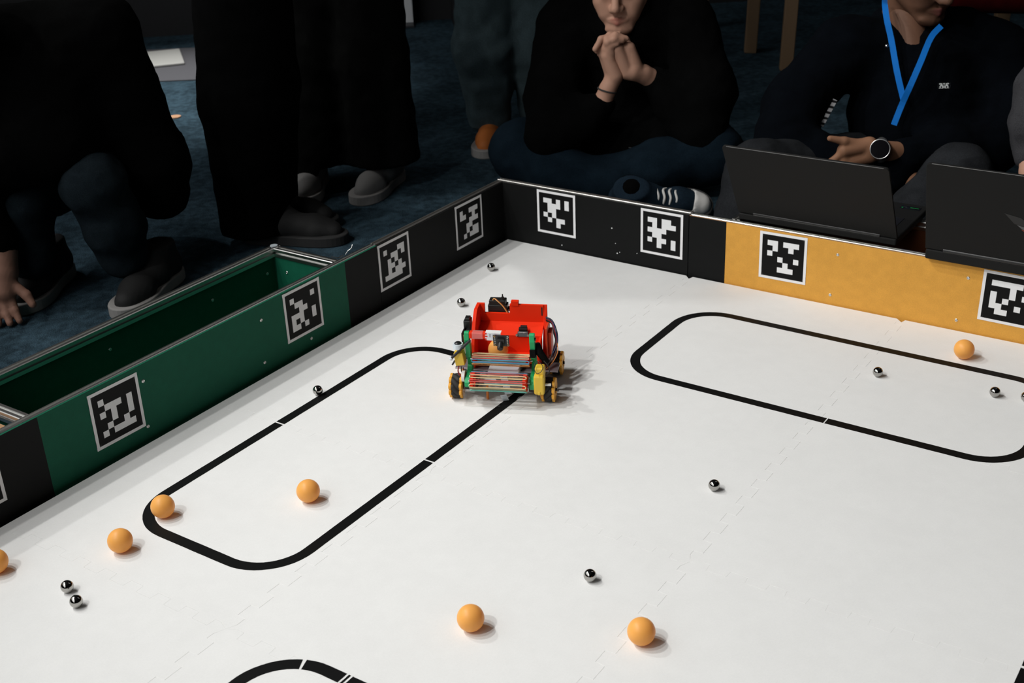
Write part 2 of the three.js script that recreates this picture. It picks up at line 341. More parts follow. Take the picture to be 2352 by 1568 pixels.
// goal boxes behind the coloured boards
function goalBox(along, s0, s1, depth, board, label) {
  const g = thing('goal_box', label, 'box'), HB = 0.134, L = (a0, a1, y0, y1, c0, c1, r) => (along === 'z' ? span(c0, c1, y0, y1, a0, a1, r) : span(a0, a1, y0, y1, c0, c1, r)), y0 = GROUND + 0.001;
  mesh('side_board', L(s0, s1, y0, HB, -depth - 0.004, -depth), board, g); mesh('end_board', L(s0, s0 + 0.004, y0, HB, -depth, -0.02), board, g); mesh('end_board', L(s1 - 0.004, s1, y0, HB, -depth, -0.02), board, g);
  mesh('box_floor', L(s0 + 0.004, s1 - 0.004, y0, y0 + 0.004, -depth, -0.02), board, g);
  mesh('rail', railGeo(along, s0 - 0.016, s1, -depth - 0.006, 0.1535, 0.02), M.alu, g);
  const other = along === 'z' ? 'x' : 'z';
  mesh('rail', railGeo(other, -depth - 0.004, -0.0195, s0 - 0.004, 0.1535, 0.02), M.alu, g); mesh('rail', railGeo(other, -depth - 0.004, -0.0195, s1 + 0.004, 0.1535, 0.02), M.alu, g);
  mesh('corner_cap', along === 'z' ? cyl(0.0085, 0.0085, 0.002, 'y', -depth - 0.006, 0.1545, s0 - 0.006, 20) : cyl(0.0085, 0.0085, 0.002, 'y', s0 - 0.006, 0.1545, -depth - 0.006, 20), mat(lin(0.32, 0.36, 0.38), 0.5), g);
  const f = along === 'z' ? 1 : 1;
  for (const y of [0.1, 0.03]) { screw(g, along, s0 + 0.03, y, -depth + 0.0006, f); if (along === 'z') screw(g, 'x', -depth + 0.035, y, s0 + 0.0046, f); }
  for (const q of [0.25, 0.6]) screw(g, along, s0 + (s1 - s0) * q, 0.1, -depth + 0.0006, f);
  return g;
}
goalBox('z', 0.627, 1.42, 0.198, M.green, 'open green goal box behind the green wall panel');
goalBox('x', 0.64, 1.42, 0.198, mat(lin(0.2, 0.055, 0.012), 0.7), 'open orange goal box behind the orange wall panel, shade painted into its dark boards, laptops resting on it');  // orange boards coloured darker to stand in for the shade under the laptops
{
  const g = thing('cardboard_sheet', 'brown cardboard sheet with a pen mark beyond the green goal box', 'cardboard');
  mesh('sheet', span(-0.2, -0.021, 0.134, 0.1375, 1.445, 2.0, 0.001), M.card, g);
  const ink = mat(lin(0.03, 0.025, 0.02), 0.8);
  mesh('pen_mark', [box(0.012, 0.0004, 0.0016, -0.055, 0.1377, 1.478, 0, [0, 0.9, 0]), box(0.01, 0.0004, 0.0016, -0.0565, 0.1377, 1.4895, 0, [0, -0.7, 0])], ink, g);
}
{
  const g = thing('wire_scrap', 'thin bent metal wire lying behind the green panel joint', 'wire', [0, 0, 0]);
  mesh('wire', tube([[-0.034, 0.148, 0.572], [-0.03, 0.156, 0.566], [-0.026, 0.16, 0.56], [-0.028, 0.166, 0.553]], 0.0009, 16), M.screw, g);
  mesh('bracket', [box(0.02, 0.001, 0.003, -0.035, 0.1525, 0.606), box(0.003, 0.001, 0.02, -0.0265, 0.1525, 0.597)], M.screw, g);
}

// ---------------------------------------------------------------- balls
const pingGeo = new THREE.SphereGeometry(0.02, 48, 32), steelGeo = new THREE.SphereGeometry(0.01, 40, 28);
const ball = (name, geo, m, r, x, z, label, cat, group, y = r) => { const o = new THREE.Mesh(geo, m); o.name = numbered(name); o.castShadow = o.receiveShadow = true; o.position.set(x, y + (y === r ? 0.0001 : 0), z); scene.add(o); return tag(o, label, cat, group); };
const OB = 'orange table tennis balls on the mat', SB = 'steel balls on the mat';
for (const [x, z, l] of [[0.847, 1.338, 'orange ball out on open mat, level with the nearer steel ball'], [1.071, 1.238, 'orange ball on open mat by a mat seam'], [0.41, 1.203, 'orange ball lying inside the black loop by the green wall'], [0.229, 1.365, 'orange ball touching the bend of the black line by the green wall'], [0.246, 1.47, 'orange ball just outside the bend of the black line, near two steel balls'], [1.207, 0.127, 'orange ball between the orange wall and the black line'], [0.118, 1.612, 'orange ball by the black end of the green wall, barely in view']]) ball('table_tennis_ball', pingGeo, M.ball, 0.02, x, z, l, 'ball', OB);
for (const [x, z, l] of [[0.097, 0.202, 'steel ball closest to the arena corner'], [0.158, 0.411, 'steel ball behind the robot near the black wall'], [0.161, 0.903, 'steel ball on the black line beside the green wall'], [0.988, 0.826, 'steel ball on open mat right of the robot'], [0.936, 1.151, 'steel ball on open mat between two orange balls'], [1.086, 0.288, 'steel ball inside the loop before the orange wall, alone'], [1.303, 0.261, 'steel ball inside the loop before the orange wall, next to another'], [1.358, 0.252, 'steel ball inside the loop before the orange wall, half out of view'], [0.26, 1.587, 'farther ball of the steel pair beyond the black loop'], [0.303, 1.604, 'nearer ball of the steel pair beyond the black loop']]) ball('steel_ball', steelGeo, M.steel, 0.01, x, z, l, 'ball', SB);

// ---------------------------------------------------------------- robot (local millimetres: x to its left, y up, z forward)
const robot = thing('ball_robot', 'small four-wheeled robot with red hopper, green arms and rubber band rollers', 'robot', [0.468, 0.0002, 0.679]);
robot.rotation.y = 24.5 * Math.PI / 180;
{
  const R = {
    red: mat(lin(0.82, 0.03, 0.004), 0.6, 0, { specularIntensity: 0.3, bump: 0.00015, bumpN: 40 }), green: mat(lin(0.012, 0.38, 0.13), 0.5), yellow: mat(lin(0.78, 0.52, 0.045), 0.45), amber: mat(lin(0.8, 0.38, 0.03), 0.45),
    rubber: mat(lin(0.014, 0.013, 0.012), 0.7), plastic: mat(lin(0.01, 0.01, 0.01), 0.4), pcb: mat(lin(0.012, 0.013, 0.015), 0.4), white: mat(lin(0.8, 0.8, 0.78), 0.5), metal: mat(lin(0.6, 0.6, 0.58), 0.3, 1),
    plate: mat(lin(0.36, 0.31, 0.33), 0.35, 0.6), tapeGrey: mat(lin(0.68, 0.74, 0.78), 0.4), gold: mat(lin(0.6, 0.4, 0.16), 0.35, 1), beige: mat(lin(0.55, 0.48, 0.38), 0.6), strap: cloth(lin(0.012, 0.012, 0.012)),
    clear: mat(lin(0.99, 0.985, 0.98), 0.08, 0, { transmission: 0.97, thickness: 0, ior: 1.35, specularIntensity: 0.6 }), film: mat(lin(0.95, 0.9, 0.88), 0.15, 0, { transmission: 0.85, thickness: 0 }),
    orangeRed: mat(lin(0.62, 0.05, 0.012), 0.45), wireR: mat(lin(0.3, 0.01, 0.015), 0.5), wireB: mat(lin(0.012, 0.012, 0.014), 0.5), wireO: mat(lin(0.75, 0.22, 0.03), 0.5), wireBr: mat(lin(0.16, 0.035, 0.012), 0.5), wireY: mat(lin(0.85, 0.55, 0.2), 0.5), wireBl: mat(lin(0.02, 0.03, 0.12), 0.5),
  };
  const part = (name, geos, m, parent = robot, label) => { const o = mesh(name, [].concat(geos).map((g) => clean(g).scale(0.001, 0.001, 0.001)), m, parent); if (label) o.userData.label = label; return o; };
  // chassis plate with side wings
  const chassis = part('chassis_plate', [span(-78, 78, 40, 43, -70, 24, 1), span(76, 103, 40, 43, -22, 18, 1.4), span(-103, -76, 40, 43, -22, 18, 1.4)], R.plate, robot, 'grey metal chassis plate');
  part('motor_block', [span(-62, 62, 14, 39, -52, -30, 2), span(-78, -50, 20, 39, 28, 66, 2), span(52, 78, 20, 39, 28, 66, 2)], R.plastic, chassis);
  part('battery', span(-34, 34, 43.2, 56, -26, 20, 2), R.plastic, chassis);
  part('post', cyl(2.6, 2.6, 30, 'y', -30, 14, 64, 10), R.wireO, chassis);
  // mecanum wheels
  const rollerGeo = new THREE.LatheGeometry([[0, -13], [4.6, -13], [6, -8], [6.8, 0], [6, 8], [4.6, 13], [0, 13]].map((p) => new THREE.Vector2(...p)), 12);
  const plateShape = new THREE.Shape(); for (let i = 0; i < 108; i++) { const a = (i / 108) * Math.PI * 2, r = 18.2 + 5.2 * Math.abs(Math.cos(a * 4.5)) ** 0.8; plateShape[i ? 'lineTo' : 'moveTo'](r * Math.cos(a), r * Math.sin(a)); }
  const hole = new THREE.Path(); hole.absarc(0, 0, 8.5, 0, Math.PI * 2, true); plateShape.holes.push(hole);
  const plateGeo = new THREE.ExtrudeGeometry(plateShape, { depth: 3.2, bevelEnabled: true, bevelSize: 1, bevelThickness: 1.2, bevelSegments: 2 });
  for (const [x, z, hand] of [[-91, 58, 1], [91, 58, -1], [91, -58, 1], [-91, -58, -1]]) {
    const w = new THREE.Group(); w.name = 'mecanum_wheel'; w.position.set(x / 1000, 0.0246, z / 1000); robot.add(w);
    part('wheel_plate', plateGeo.clone().rotateY(Math.PI / 2).translate(8.6, 0, 0), R.amber, w); part('wheel_plate', plateGeo.clone().rotateY(Math.PI / 2).translate(-12, 0, 0), R.amber, w);
    part('wheel_hub', [cyl(9.5, 9.5, 20, 'x', 0, 0, 0, 20), cyl(3, 3, 32, 'x', 0, 0, 0, 10)], R.plastic, w);
    for (let k = 0; k < 9; k++) {
      const a = (k / 9) * Math.PI * 2 + 0.2, g = rollerGeo.clone().rotateZ(Math.PI / 2).rotateY(-hand * Math.PI / 4).translate(0, 17.6, 0).rotateX(a);
      part('wheel_roller', g, R.rubber, w);
    }
  }
  // red hopper
  const hop = new THREE.Group(); hop.name = 'hopper'; hop.userData.label = 'red printed hopper'; robot.add(hop);
  const cheek = [[-63, 150], [-30, 150], [-22, 145], [-9, 133], [6, 114], [16, 93], [20, 74], [20, 46], [-63, 46]];
  part('hopper_cheek', sideplate(cheek, -68, -61, 0.5), R.red, hop); part('hopper_cheek', sideplate([[-63, 150], [-60, 150], [-54, 121], [-44, 95], [-36, 72], [-20, 46], [-63, 46]], 67, 74, 0.5), R.red, hop);
  part('hopper_back', [span(-61, -52, 110, 150, -63, -57), span(-52, -1, 110, 130, -63, -57), span(-1, 67, 110, 150, -63, -57), span(2, 17, 148, 158, -64, -55, 0.6), span(-61, 67, 146, 150, -63, -54)].slice(0, 4), R.red, hop);
  part('hopper_slope', sideplate([[-63, 113], [-57, 113], [-23, 98.5], [-23, 62], [16, 60.5], [16, 57], [-28, 57], [-28, 95], [-63, 109]], -61, 67), R.red, hop);
  part('hopper_rim', sideplate([[-28, 98], [-8, 96], [8, 86], [16, 74], [16, 46], [-28, 46]], 63, 67, 0.4), R.red, hop);
  part('hopper_notch', span(62.5, 65, 128, 146, -57.2, -56.6), R.plastic, hop);
  part('side_bracket', [span(75, 79, 52, 118, -60, -18, 1), span(79, 86, 58, 106, -52, -24, 1.5)], R.orangeRed, robot, 'red bracket on the hopper side');
  part('connector', span(80, 87, 44, 53, -28, -18, 0.6), R.white, robot);
  // servo behind the slot
  const servo = new THREE.Group(); servo.name = 'servo'; robot.add(servo);
  part('servo_body', [span(-47, -8, 112, 143, -86, -66, 1), span(-45, -11, 142, 153, -86, -67, 2), span(-8, -3, 131, 134, -86, -66, 0.5)], R.plastic, servo);
  part('servo_horn', [cyl(4, 3, 5, 'y', -18, 155, -76, 12), cyl(1.6, 1.2, 7, 'y', -18, 160, -76, 8)], R.plastic, servo);
  for (const [m, d] of [[R.wireY, 0], [R.wireO, 1.3], [R.wireBr, 2.6]]) part('servo_wire', tube([[-38 + d, 151, -70], [-34 + d, 158, -66], [-26 + d, 154, -62], [-16 + d, 145, -60], [-8 + d, 132, -60], [-4 + d, 116, -66]], 0.75, 28), m, servo);
  part('servo_screw', [cyl(1.3, 1.3, 2, 'z', -6, 144, -65, 8), cyl(1.3, 1.3, 2, 'z', -5, 134, -65, 8)], R.metal, servo);
  // controller board on the far side
  const ctrl = new THREE.Group(); ctrl.name = 'controller_module'; robot.add(ctrl);
  part('module_body', [span(-86, -72, 100, 134, -28, -6, 1.5), span(-84, -74, 132, 138, -26, -10, 1), span(-80, -72, 104, 118, -8, 2, 0.8)], R.plastic, ctrl);
  part('circuit_board', span(-84, -82, 70, 122, -14, 26), R.pcb, ctrl);
  part('shield_can', span(-82, -78.5, 102, 118, 6, 22, 0.6), R.metal, ctrl);
  part('header', [span(-82, -78, 78, 98, 18, 24), span(-82, -78, 88, 100, 2, 8)], R.beige, ctrl);
  // colour sensor on the slope
  const sens = new THREE.Group(); sens.name = 'sensor_board'; sens.position.set(0, 0, 0); robot.add(sens);
  part('circuit_board', box(21, 1.4, 11, 29, 101.5, -24, 0.3, [0.95, 0, 0]), R.pcb, sens); part('plug', [box(17, 8, 7, 29, 108.5, -31, 0.5, [0.3, 0, 0]), box(13, 5, 5, 30, 113, -34, 0.4, [0.3, 0, 0])], R.plastic, sens);
  for (let k = 0; k < 6; k++) part('pin', box(1.2, 2.4, 1.2, 22 + k * 2.7, 104.5, -24.3, 0, [0.4, 0, 0]), R.white, sens);
  for (const x of [17.5, 40.5]) part('screw', cyl(2.6, 2.2, 2.4, 'z', x, 100.6, -20.5, 12), R.metal, sens);
  // green arms
  const armP = [[66, 142], [67, 128], [61, 111], [59, 96], [58, 88], [51, 83], [47, 74], [46, 66], [52, 60], [66, 57], [78, 53], [86, 46], [86, 38], [80, 33], [72, 33], [66, 38], [60, 44], [44, 48], [34, 58], [32, 70], [36, 84], [44, 92], [46, 108], [52, 126], [53, 140], [58, 144], [63, 144]];
  const armL = part('arm', sideplate(armP, -70, -60.5, 0.5), R.green, robot, 'green printed arm carrying the camera bar'), armR = part('arm', sideplate(armP, 56.5, 66, 0.5), R.green, robot, 'green printed arm wrapped in black tape');
  part('bolt', [cyl(3, 3, 4, 'x', 66.5, 132, 60, 10)], R.plastic, armR);
  // black tape and strap on the arm
  part('strap', [span(55.8, 67, 93, 110, 43, 63.5, 1.2), rodOf([69, 118, 48], [72, 100, 50], 5, 9), rodOf([71, 102, 50], [86, 76, 44], 8, 6)], R.strap, robot, 'black cloth tape strap');
  // camera bar, taped label, camera
  const bar = part('camera_bar', [span(-60.5, 0, 131, 144, 54, 67, 2.5)], R.red, robot, 'red bar across to the camera');
  part('clear_tape', [span(-55, -32, 130.4, 144.6, 53.4, 67.6, 2.6)], R.film, bar, 'strip of clear tape');
  const lab = print(256, 256, (c) => { c.fillStyle = '#e4e6ea'; c.fillRect(0, 0, 256, 256); c.save(); c.translate(150, 20); c.rotate(Math.PI / 2); c.fillStyle = '#c3202b'; c.font = 'bold 84px sans-serif'; c.fillText('uoz', 10, -6); c.restore(); c.fillStyle = '#1b1b1f'; c.save(); c.translate(70, 24); c.rotate(Math.PI / 2); c.font = 'bold 34px sans-serif'; c.fillText('JAnSerl', 6, 0); c.restore(); c.fillStyle = '#d2261c'; c.fillRect(0, 0, 26, 60); c.fillRect(0, 100, 40, 50); c.fillRect(0, 190, 26, 66); });
  const lg = new THREE.BoxGeometry(30, 15.5, 0.5).rotateZ(-0.05).translate(-13, 137.5, 68.4);
  { const o = mesh('label_tape', [lg.scale(0.001, 0.001, 0.001)], new THREE.MeshPhysicalMaterial({ map: lab, roughness: 0.35 }), bar, true); o.userData.label = 'white tape label with red and black lettering'; }
  part('label_wrap', span(-28, 2, 144.4, 145.1, 54, 68.2), R.white, bar);
  const cam = new THREE.Group(); cam.name = 'camera'; cam.position.set(0.004, 0.1325, 0.0725); cam.rotation.x = 0.12; cam.scale.setScalar(0.84); robot.add(cam);
  part('circuit_board', span(-19, 18, -15, 14, -1.2, 0.4, 0.3), R.pcb, cam); part('lens_holder', [span(-9, 8, -10, 7, 0.4, 8, 1.2), ...[cyl(7.2, 7, 13, 'z', 0, 0, 12, 20), cyl(6.4, 6.4, 4, 'z', 0, 0, 19.5, 20)].map((g) => g.rotateX(0.35).translate(-0.5, -2.5, 0))], R.plastic, cam);
  part('lens', new THREE.SphereGeometry(4.6, 16, 10).scale(1, 1, 0.4).translate(0, 0, 21.2).rotateX(0.35).translate(-0.5, -2.5, 0), mat(lin(0.004, 0.004, 0.006), 0.05), cam);
  for (const [x, y, m] of [[-15.5, 10.5, R.gold], [15, 10.5, R.metal], [-15.5, -12, R.gold], [15, -12, R.gold]]) part('mount_hole', new THREE.TorusGeometry(1.9, 0.7, 6, 14).translate(x, y, 0.6), m, cam);
  for (let k = 0; k < 4; k++) { part('component', span(12.5, 15.5, -8 + k * 4.6, -6 + k * 4.6, 0.4, 1.4), R.beige, cam); part('component', span(-16, -13.5, -8 + k * 4.6, -6.2 + k * 4.6, 0.4, 1.2), R.metal, cam); }
  // rollers wound with rubber bands
  const BANDS = { cream: mat(lin(0.78, 0.6, 0.33), 0.6), red: mat(lin(0.62, 0.09, 0.07), 0.6), blue: mat(lin(0.1, 0.33, 0.52), 0.6), teal: mat(lin(0.2, 0.6, 0.5), 0.6), orange: mat(lin(0.75, 0.36, 0.12), 0.6), grey: mat(lin(0.35, 0.34, 0.2), 0.6) };
  function roller(cy, cz, rad, x0, x1, list) {
    const g = new THREE.Group(); g.name = 'intake_roller'; robot.add(g);
    for (const [a, b] of [[x0, x0 + 6], [x1 - 6, x1]]) {
      const s = new THREE.Shape(), n = 8; for (let i = 0; i <= n * 4; i++) { const t = (i / (n * 4)) * Math.PI * 2, r = i % 4 < 2 ? rad - 0.4 : rad - 3.4; s[i ? 'lineTo' : 'moveTo'](r * Math.cos(t), r * Math.sin(t)); }
      const hl = new THREE.Path(); hl.absarc(0, 0, rad * 0.45, 0, Math.PI * 2, true); s.holes.push(hl);
      part('roller_end', new THREE.ExtrudeGeometry(s, { depth: b - a, bevelEnabled: false }).rotateY(Math.PI / 2).translate(a, cy, cz), R.red, g);
    }
    part('axle', cyl(1.6, 1.6, x1 - x0 + 12, 'x', (x0 + x1) / 2, cy, cz, 8), R.metal, g);
    list.forEach(([color, t0, t1]) => {
      const P = (x, t, r = rad) => [x, cy + r * Math.sin(t), cz + r * Math.cos(t)], tm = (t0 + t1) / 2;
      part('rubber_band', tube([P(x0 + 2, t0), P((x0 + x1) / 2, t0, rad - 0.3), P(x1 - 2, t0), P(x1 + 0.8, t0 + (t1 - t0) * 0.15), P(x1 + 1.2, tm), P(x1 + 0.8, t1 - (t1 - t0) * 0.15), P(x1 - 2, t1), P((x0 + x1) / 2, t1, rad - 0.3), P(x0 + 2, t1), P(x0 - 0.8, t1 - (t1 - t0) * 0.15), P(x0 - 1.2, tm), P(x0 - 0.8, t0 + (t1 - t0) * 0.15)], 1.0, 72, true, 6), BANDS[color], g);
    });
  }
  roller(50, 86, 18, -56, 52, [['blue', 2.1, 2.45], ['red', 1.35, 1.7], ['cream', 0.9, 1.2], ['red', 0.62, 0.45], ['cream', 0.15, -0.2], ['grey', -0.3, -0.45], ['teal', -0.72, -1.02], ['cream', -1.15, -1.4], ['cream', 2.8, 3.1], ['teal', 3.6, 3.9], ['orange', 4.3, 4.5]]);
  roller(83, 56, 12, -56, 54, [['cream', 1.5, 1.15], ['red', 0.95, 0.62], ['grey', 0.75, 0.8], ['blue', 0.4, 0.0], ['blue', 0.02, -0.12], ['orange', -0.35, -0.7], ['cream', 2.2, 2.6], ['teal', 3.4, 3.8]]);
  // taped tray between the rollers and its trailing strip
  part('tray', [span(-30, 30, 43.2, 57, 21, 52, 2), span(-29, 32, 54, 57.5, 46, 62, 1)], R.tapeGrey, robot, 'pale grey taped tray');
  part('hanging_strip', [box(14, 46, 1, 8, 33, 66, 0.3, [0.25, 0, 0.12]), box(13, 16, 1, 5, 9, 72, 0.3, [0.35, 0, 0.25])], R.tapeGrey, robot, 'strip of grey tape hanging to the floor');
  // side gear motors
  const motR = new THREE.Group(); motR.name = 'gear_motor'; motR.userData.label = 'yellow gear motor beside the taped arm'; robot.add(motR);
  part('gearbox', [span(66, 86.5, 28, 68, 70, 92, 4), span(67.5, 86, 60, 82, 62, 84, 4), span(74, 79, 29, 36, 91, 93.5, 1)], R.yellow, motR); part('shaft', [cyl(2.7, 2.7, 12, 'x', 92, 46, 80, 12)], R.white, motR);
  
  part('axle_sleeve', span(76, 81, 14, 27, 66, 76, 1), R.amber, motR);
  const motL = new THREE.Group(); motL.name = 'gear_motor'; motL.userData.label = 'yellow gear motor under the big nut'; robot.add(motL);
  part('gearbox', box(18.5, 27, 20, -81, 88, 62, 2, [0, 0, 0.14]), R.yellow, motL); part('nut', [cyl(10.5, 10.5, 10, 'y', -82.5, 115, 66, 6)], R.tapeGrey, motL);
  part('nut_cap', new THREE.SphereGeometry(7.2, 20, 12).scale(1, 0.55, 1).translate(-82.5, 120, 66), R.plastic, motL); part('shaft', cyl(3, 3, 12, 'y', -82, 105, 64, 10), R.white, motL);
  part('side_disc', cyl(11, 11, 6, 'x', -74, 52, 70, 20), R.white, robot);
  part('cable_rod', rodOf([-58, 128, 66], [-95, 93, 78], 2.6, 2.8), R.wireB, robot); part('rod_tip', new THREE.SphereGeometry(3.6, 12, 8).translate(-95, 92.5, 78), R.tapeGrey, robot);
  part('stub', rodOf([-92, 80, 60], [-97, 72, 64], 1.8), R.wireB, robot);
  // wires
  part('wire', tube([[-84, 70, 64], [-86, 58, 64], [-80, 46, 62], [-72, 42, 58]], 1.3, 20), R.wireR, robot); part('wire', tube([[-80, 68, 62], [-80, 56, 60], [-74, 46, 58]], 1.1, 20), R.wireB, robot); part('wire', tube([[-76, 66, 62], [-76, 56, 60], [-72, 48, 56]], 1, 18), R.wireR, robot);
  [[0, R.wireB], [2.2, R.wireB], [4.2, R.wireR], [5.6, R.wireB], [1.2, R.wireBl], [7, R.wireB]].forEach(([d, m], k) => part('wire', tube([[72, 128 - d, -52 + d * 0.4], [84, 124 - d * 1.3, -48], [94 - d * 0.7, 108 - d, -40 + k], [98 - d * 0.7, 88, -30], [95 - d * 0.6, 72 + k, -20], [88, 60 + k, -8], [82, 52, 6 + k * 2]], 0.95, 40), m, robot));
  [[R.wireO, 0], [R.wireB, 2.2], [R.wireBr, 4]].forEach(([m, d]) => part('wire', tube([[97 - d, 84, -26], [99 - d, 70, -18], [94 - d, 58, -4], [86 - d, 50, 8], [80 - d, 46, 14]], 0.8, 26), m, robot));
  part('wire', tube([[70, 92, 76], [68, 84, 88], [74, 76, 94], [82, 80, 92], [84, 88, 86], [76, 94, 80]], 0.7, 40, true), R.wireB, robot);
  part('wire', tube([[84, 92, 70], [92, 84, 74], [95, 72, 74], [90, 66, 76]], 1.1, 20), R.wireB, robot);
  // clear funnel plates at the front
  part('funnel_plate', [extrude([[-71, 30], [-60, 30], [-30, 22], [0, 3], [-71, 0.6]].map(([x, y]) => [x, y]), 0.6).translate(0, 0, 96)], R.clear, robot, 'clear plastic funnel plate');
  part('funnel_plate', [extrude([[72, 30], [58, 30], [38, 26], [22, 3], [72, 0.6]], 0.6).translate(0, 0, 96)], R.clear, robot, 'clear plastic funnel plate');
  part('side_plate', span(71.2, 72, 0.6, 34, 40, 96.5), R.clear, robot, 'clear plastic side plate'); part('side_plate', span(-72, -71.2, 0.6, 34, 60, 96.5), R.clear, robot, 'clear plastic side plate');
  part('floor_plate', extrude([[-56, 0], [56, 0], [56, 40], [-56, 40]], 0.5).rotateX(-1.2).translate(0, 14, 56), mat(lin(0.8, 0.79, 0.77), 0.4, 0, { transmission: 0.3, thickness: 0 }), robot, 'milky plastic ramp plate');
}
{
  const a = 24.5 * Math.PI / 180, lx = -0.0155, lz = 0.008, ly = 0.0823;
  const wx = 0.468 + lx * Math.cos(a) + lz * Math.sin(a), wz = 0.679 - lx * Math.sin(a) + lz * Math.cos(a);
  ball('table_tennis_ball', pingGeo, M.ball, 0.02, wx, wz, 'orange ball held in the red hopper of the robot', 'ball', null, ly);
}

// ---------------------------------------------------------------- laptops
function laptop(x0, x1, hingeZ, y, tilt, deep, base, label, extra) {
  const g = thing('laptop', label, 'laptop', [(x0 + x1) / 2, y, hingeZ]), w = x1 - x0, shell = mat(lin(0.0105, 0.0105, 0.0102), 0.6, 0.0, { specularIntensity: 0.25, bump: 0.00004, bumpN: 30 });
  mesh('base', box(w, base, deep, 0, base / 2, -deep / 2, 0.004), shell, g);
  mesh('keyboard', box(w * 0.86, 0.001, deep * 0.42, 0, base + 0.0004, -deep * 0.36), mat(lin(0.006, 0.006, 0.007), 0.5), g);
  mesh('hinge', cyl(0.0055, 0.0055, w * 0.8, 'x', 0, base + 0.002, -0.004, 12), mat(lin(0.01, 0.01, 0.01), 0.4), g);
  const lid = new THREE.Group(); lid.name = 'lid'; lid.position.set(0, base + 0.002, -0.002); lid.rotation.x = tilt; g.add(lid);
  const s = new THREE.Shape(), h = extra.high, r = 0.009; s.moveTo(-w / 2, 0); s.lineTo(w / 2, 0); s.lineTo(w / 2, h - r); s.quadraticCurveTo(w / 2, h, w / 2 - r, h); s.lineTo(-w / 2 + r, h); s.quadraticCurveTo(-w / 2, h, -w / 2, h - r);
  mesh('lid_shell', new THREE.ExtrudeGeometry(s, { depth: 0.004, bevelEnabled: true, bevelSize: 0.0008, bevelThickness: 0.0008, bevelSegments: 2 }).translate(0, 0, -0.004), shell, lid);
  mesh('lid_edge', box(w - 0.02, 0.0008, 0.0012, 0, h + 0.0006, 0.0002), mat(lin(0.3, 0.3, 0.3), 0.3, 0.8), lid);
  mesh('screen', box(w - 0.016, h - 0.02, 0.0006, 0, h / 2 + 0.004, -0.0052), mat(lin(0.004, 0.004, 0.005), 0.15), lid);
  return { g, lid };
}
{
  const one = laptop(0.641, 1.006, -0.021, 0.1541, 0.52, 0.235, 0.016, 'dark grey laptop without a logo resting across the goal box', { high: 0.211 });
  const st = print(256, 128, (c) => { c.fillStyle = '#050708'; c.fillRect(0, 0, 256, 128); c.fillStyle = '#1d9a48'; c.fillRect(120, 40, 110, 14); c.fillStyle = '#8b9490'; c.font = '18px sans-serif'; c.fillText('ryzen', 30, 52); c.fillStyle = '#1d9a48'; c.fillRect(14, 66, 20, 26); c.fillStyle = '#7c8682'; c.font = '15px sans-serif'; c.fillText('graphics 5 series', 60, 84); });
  const o = mesh('sticker', new THREE.BoxGeometry(0.045, 0.0004, 0.02).translate(0.148, 0.0163, -0.205), new THREE.MeshPhysicalMaterial({ map: st, roughness: 0.4 }), one.g, true); o.userData.label = 'dark sticker with green and grey print';
  const two = laptop(1.079, 1.44, 0.018, 0.1541, 0.3, 0.25, 0.022, 'dark grey laptop with a winged logo overhanging the orange wall', { high: 0.209 });
  const logo = (pts, m, d) => mesh('lid_logo', extrude(pts, 0.0003).translate(0, 0, 0.0009 + d), m, two.lid);
  logo([[-0.028, 0.118], [0.004, 0.112], [0.02, 0.098], [0.036, 0.105], [0.06, 0.112], [0.075, 0.124], [0.075, 0.108], [0.05, 0.097], [0.02, 0.09], [-0.008, 0.096]], mat(lin(0.004, 0.004, 0.004), 0.3), 0);
  logo([[-0.003, 0.094], [0.022, 0.0885], [0.05, 0.095], [0.044, 0.086], [0.022, 0.081], [0.008, 0.085]], mat(lin(0.09, 0.09, 0.09), 0.4), 0);
  logo([[0.006, 0.0845], [0.022, 0.081], [0.036, 0.0845], [0.022, 0.072]], mat(lin(0.22, 0.03, 0.01), 0.4), 0.0002);
}

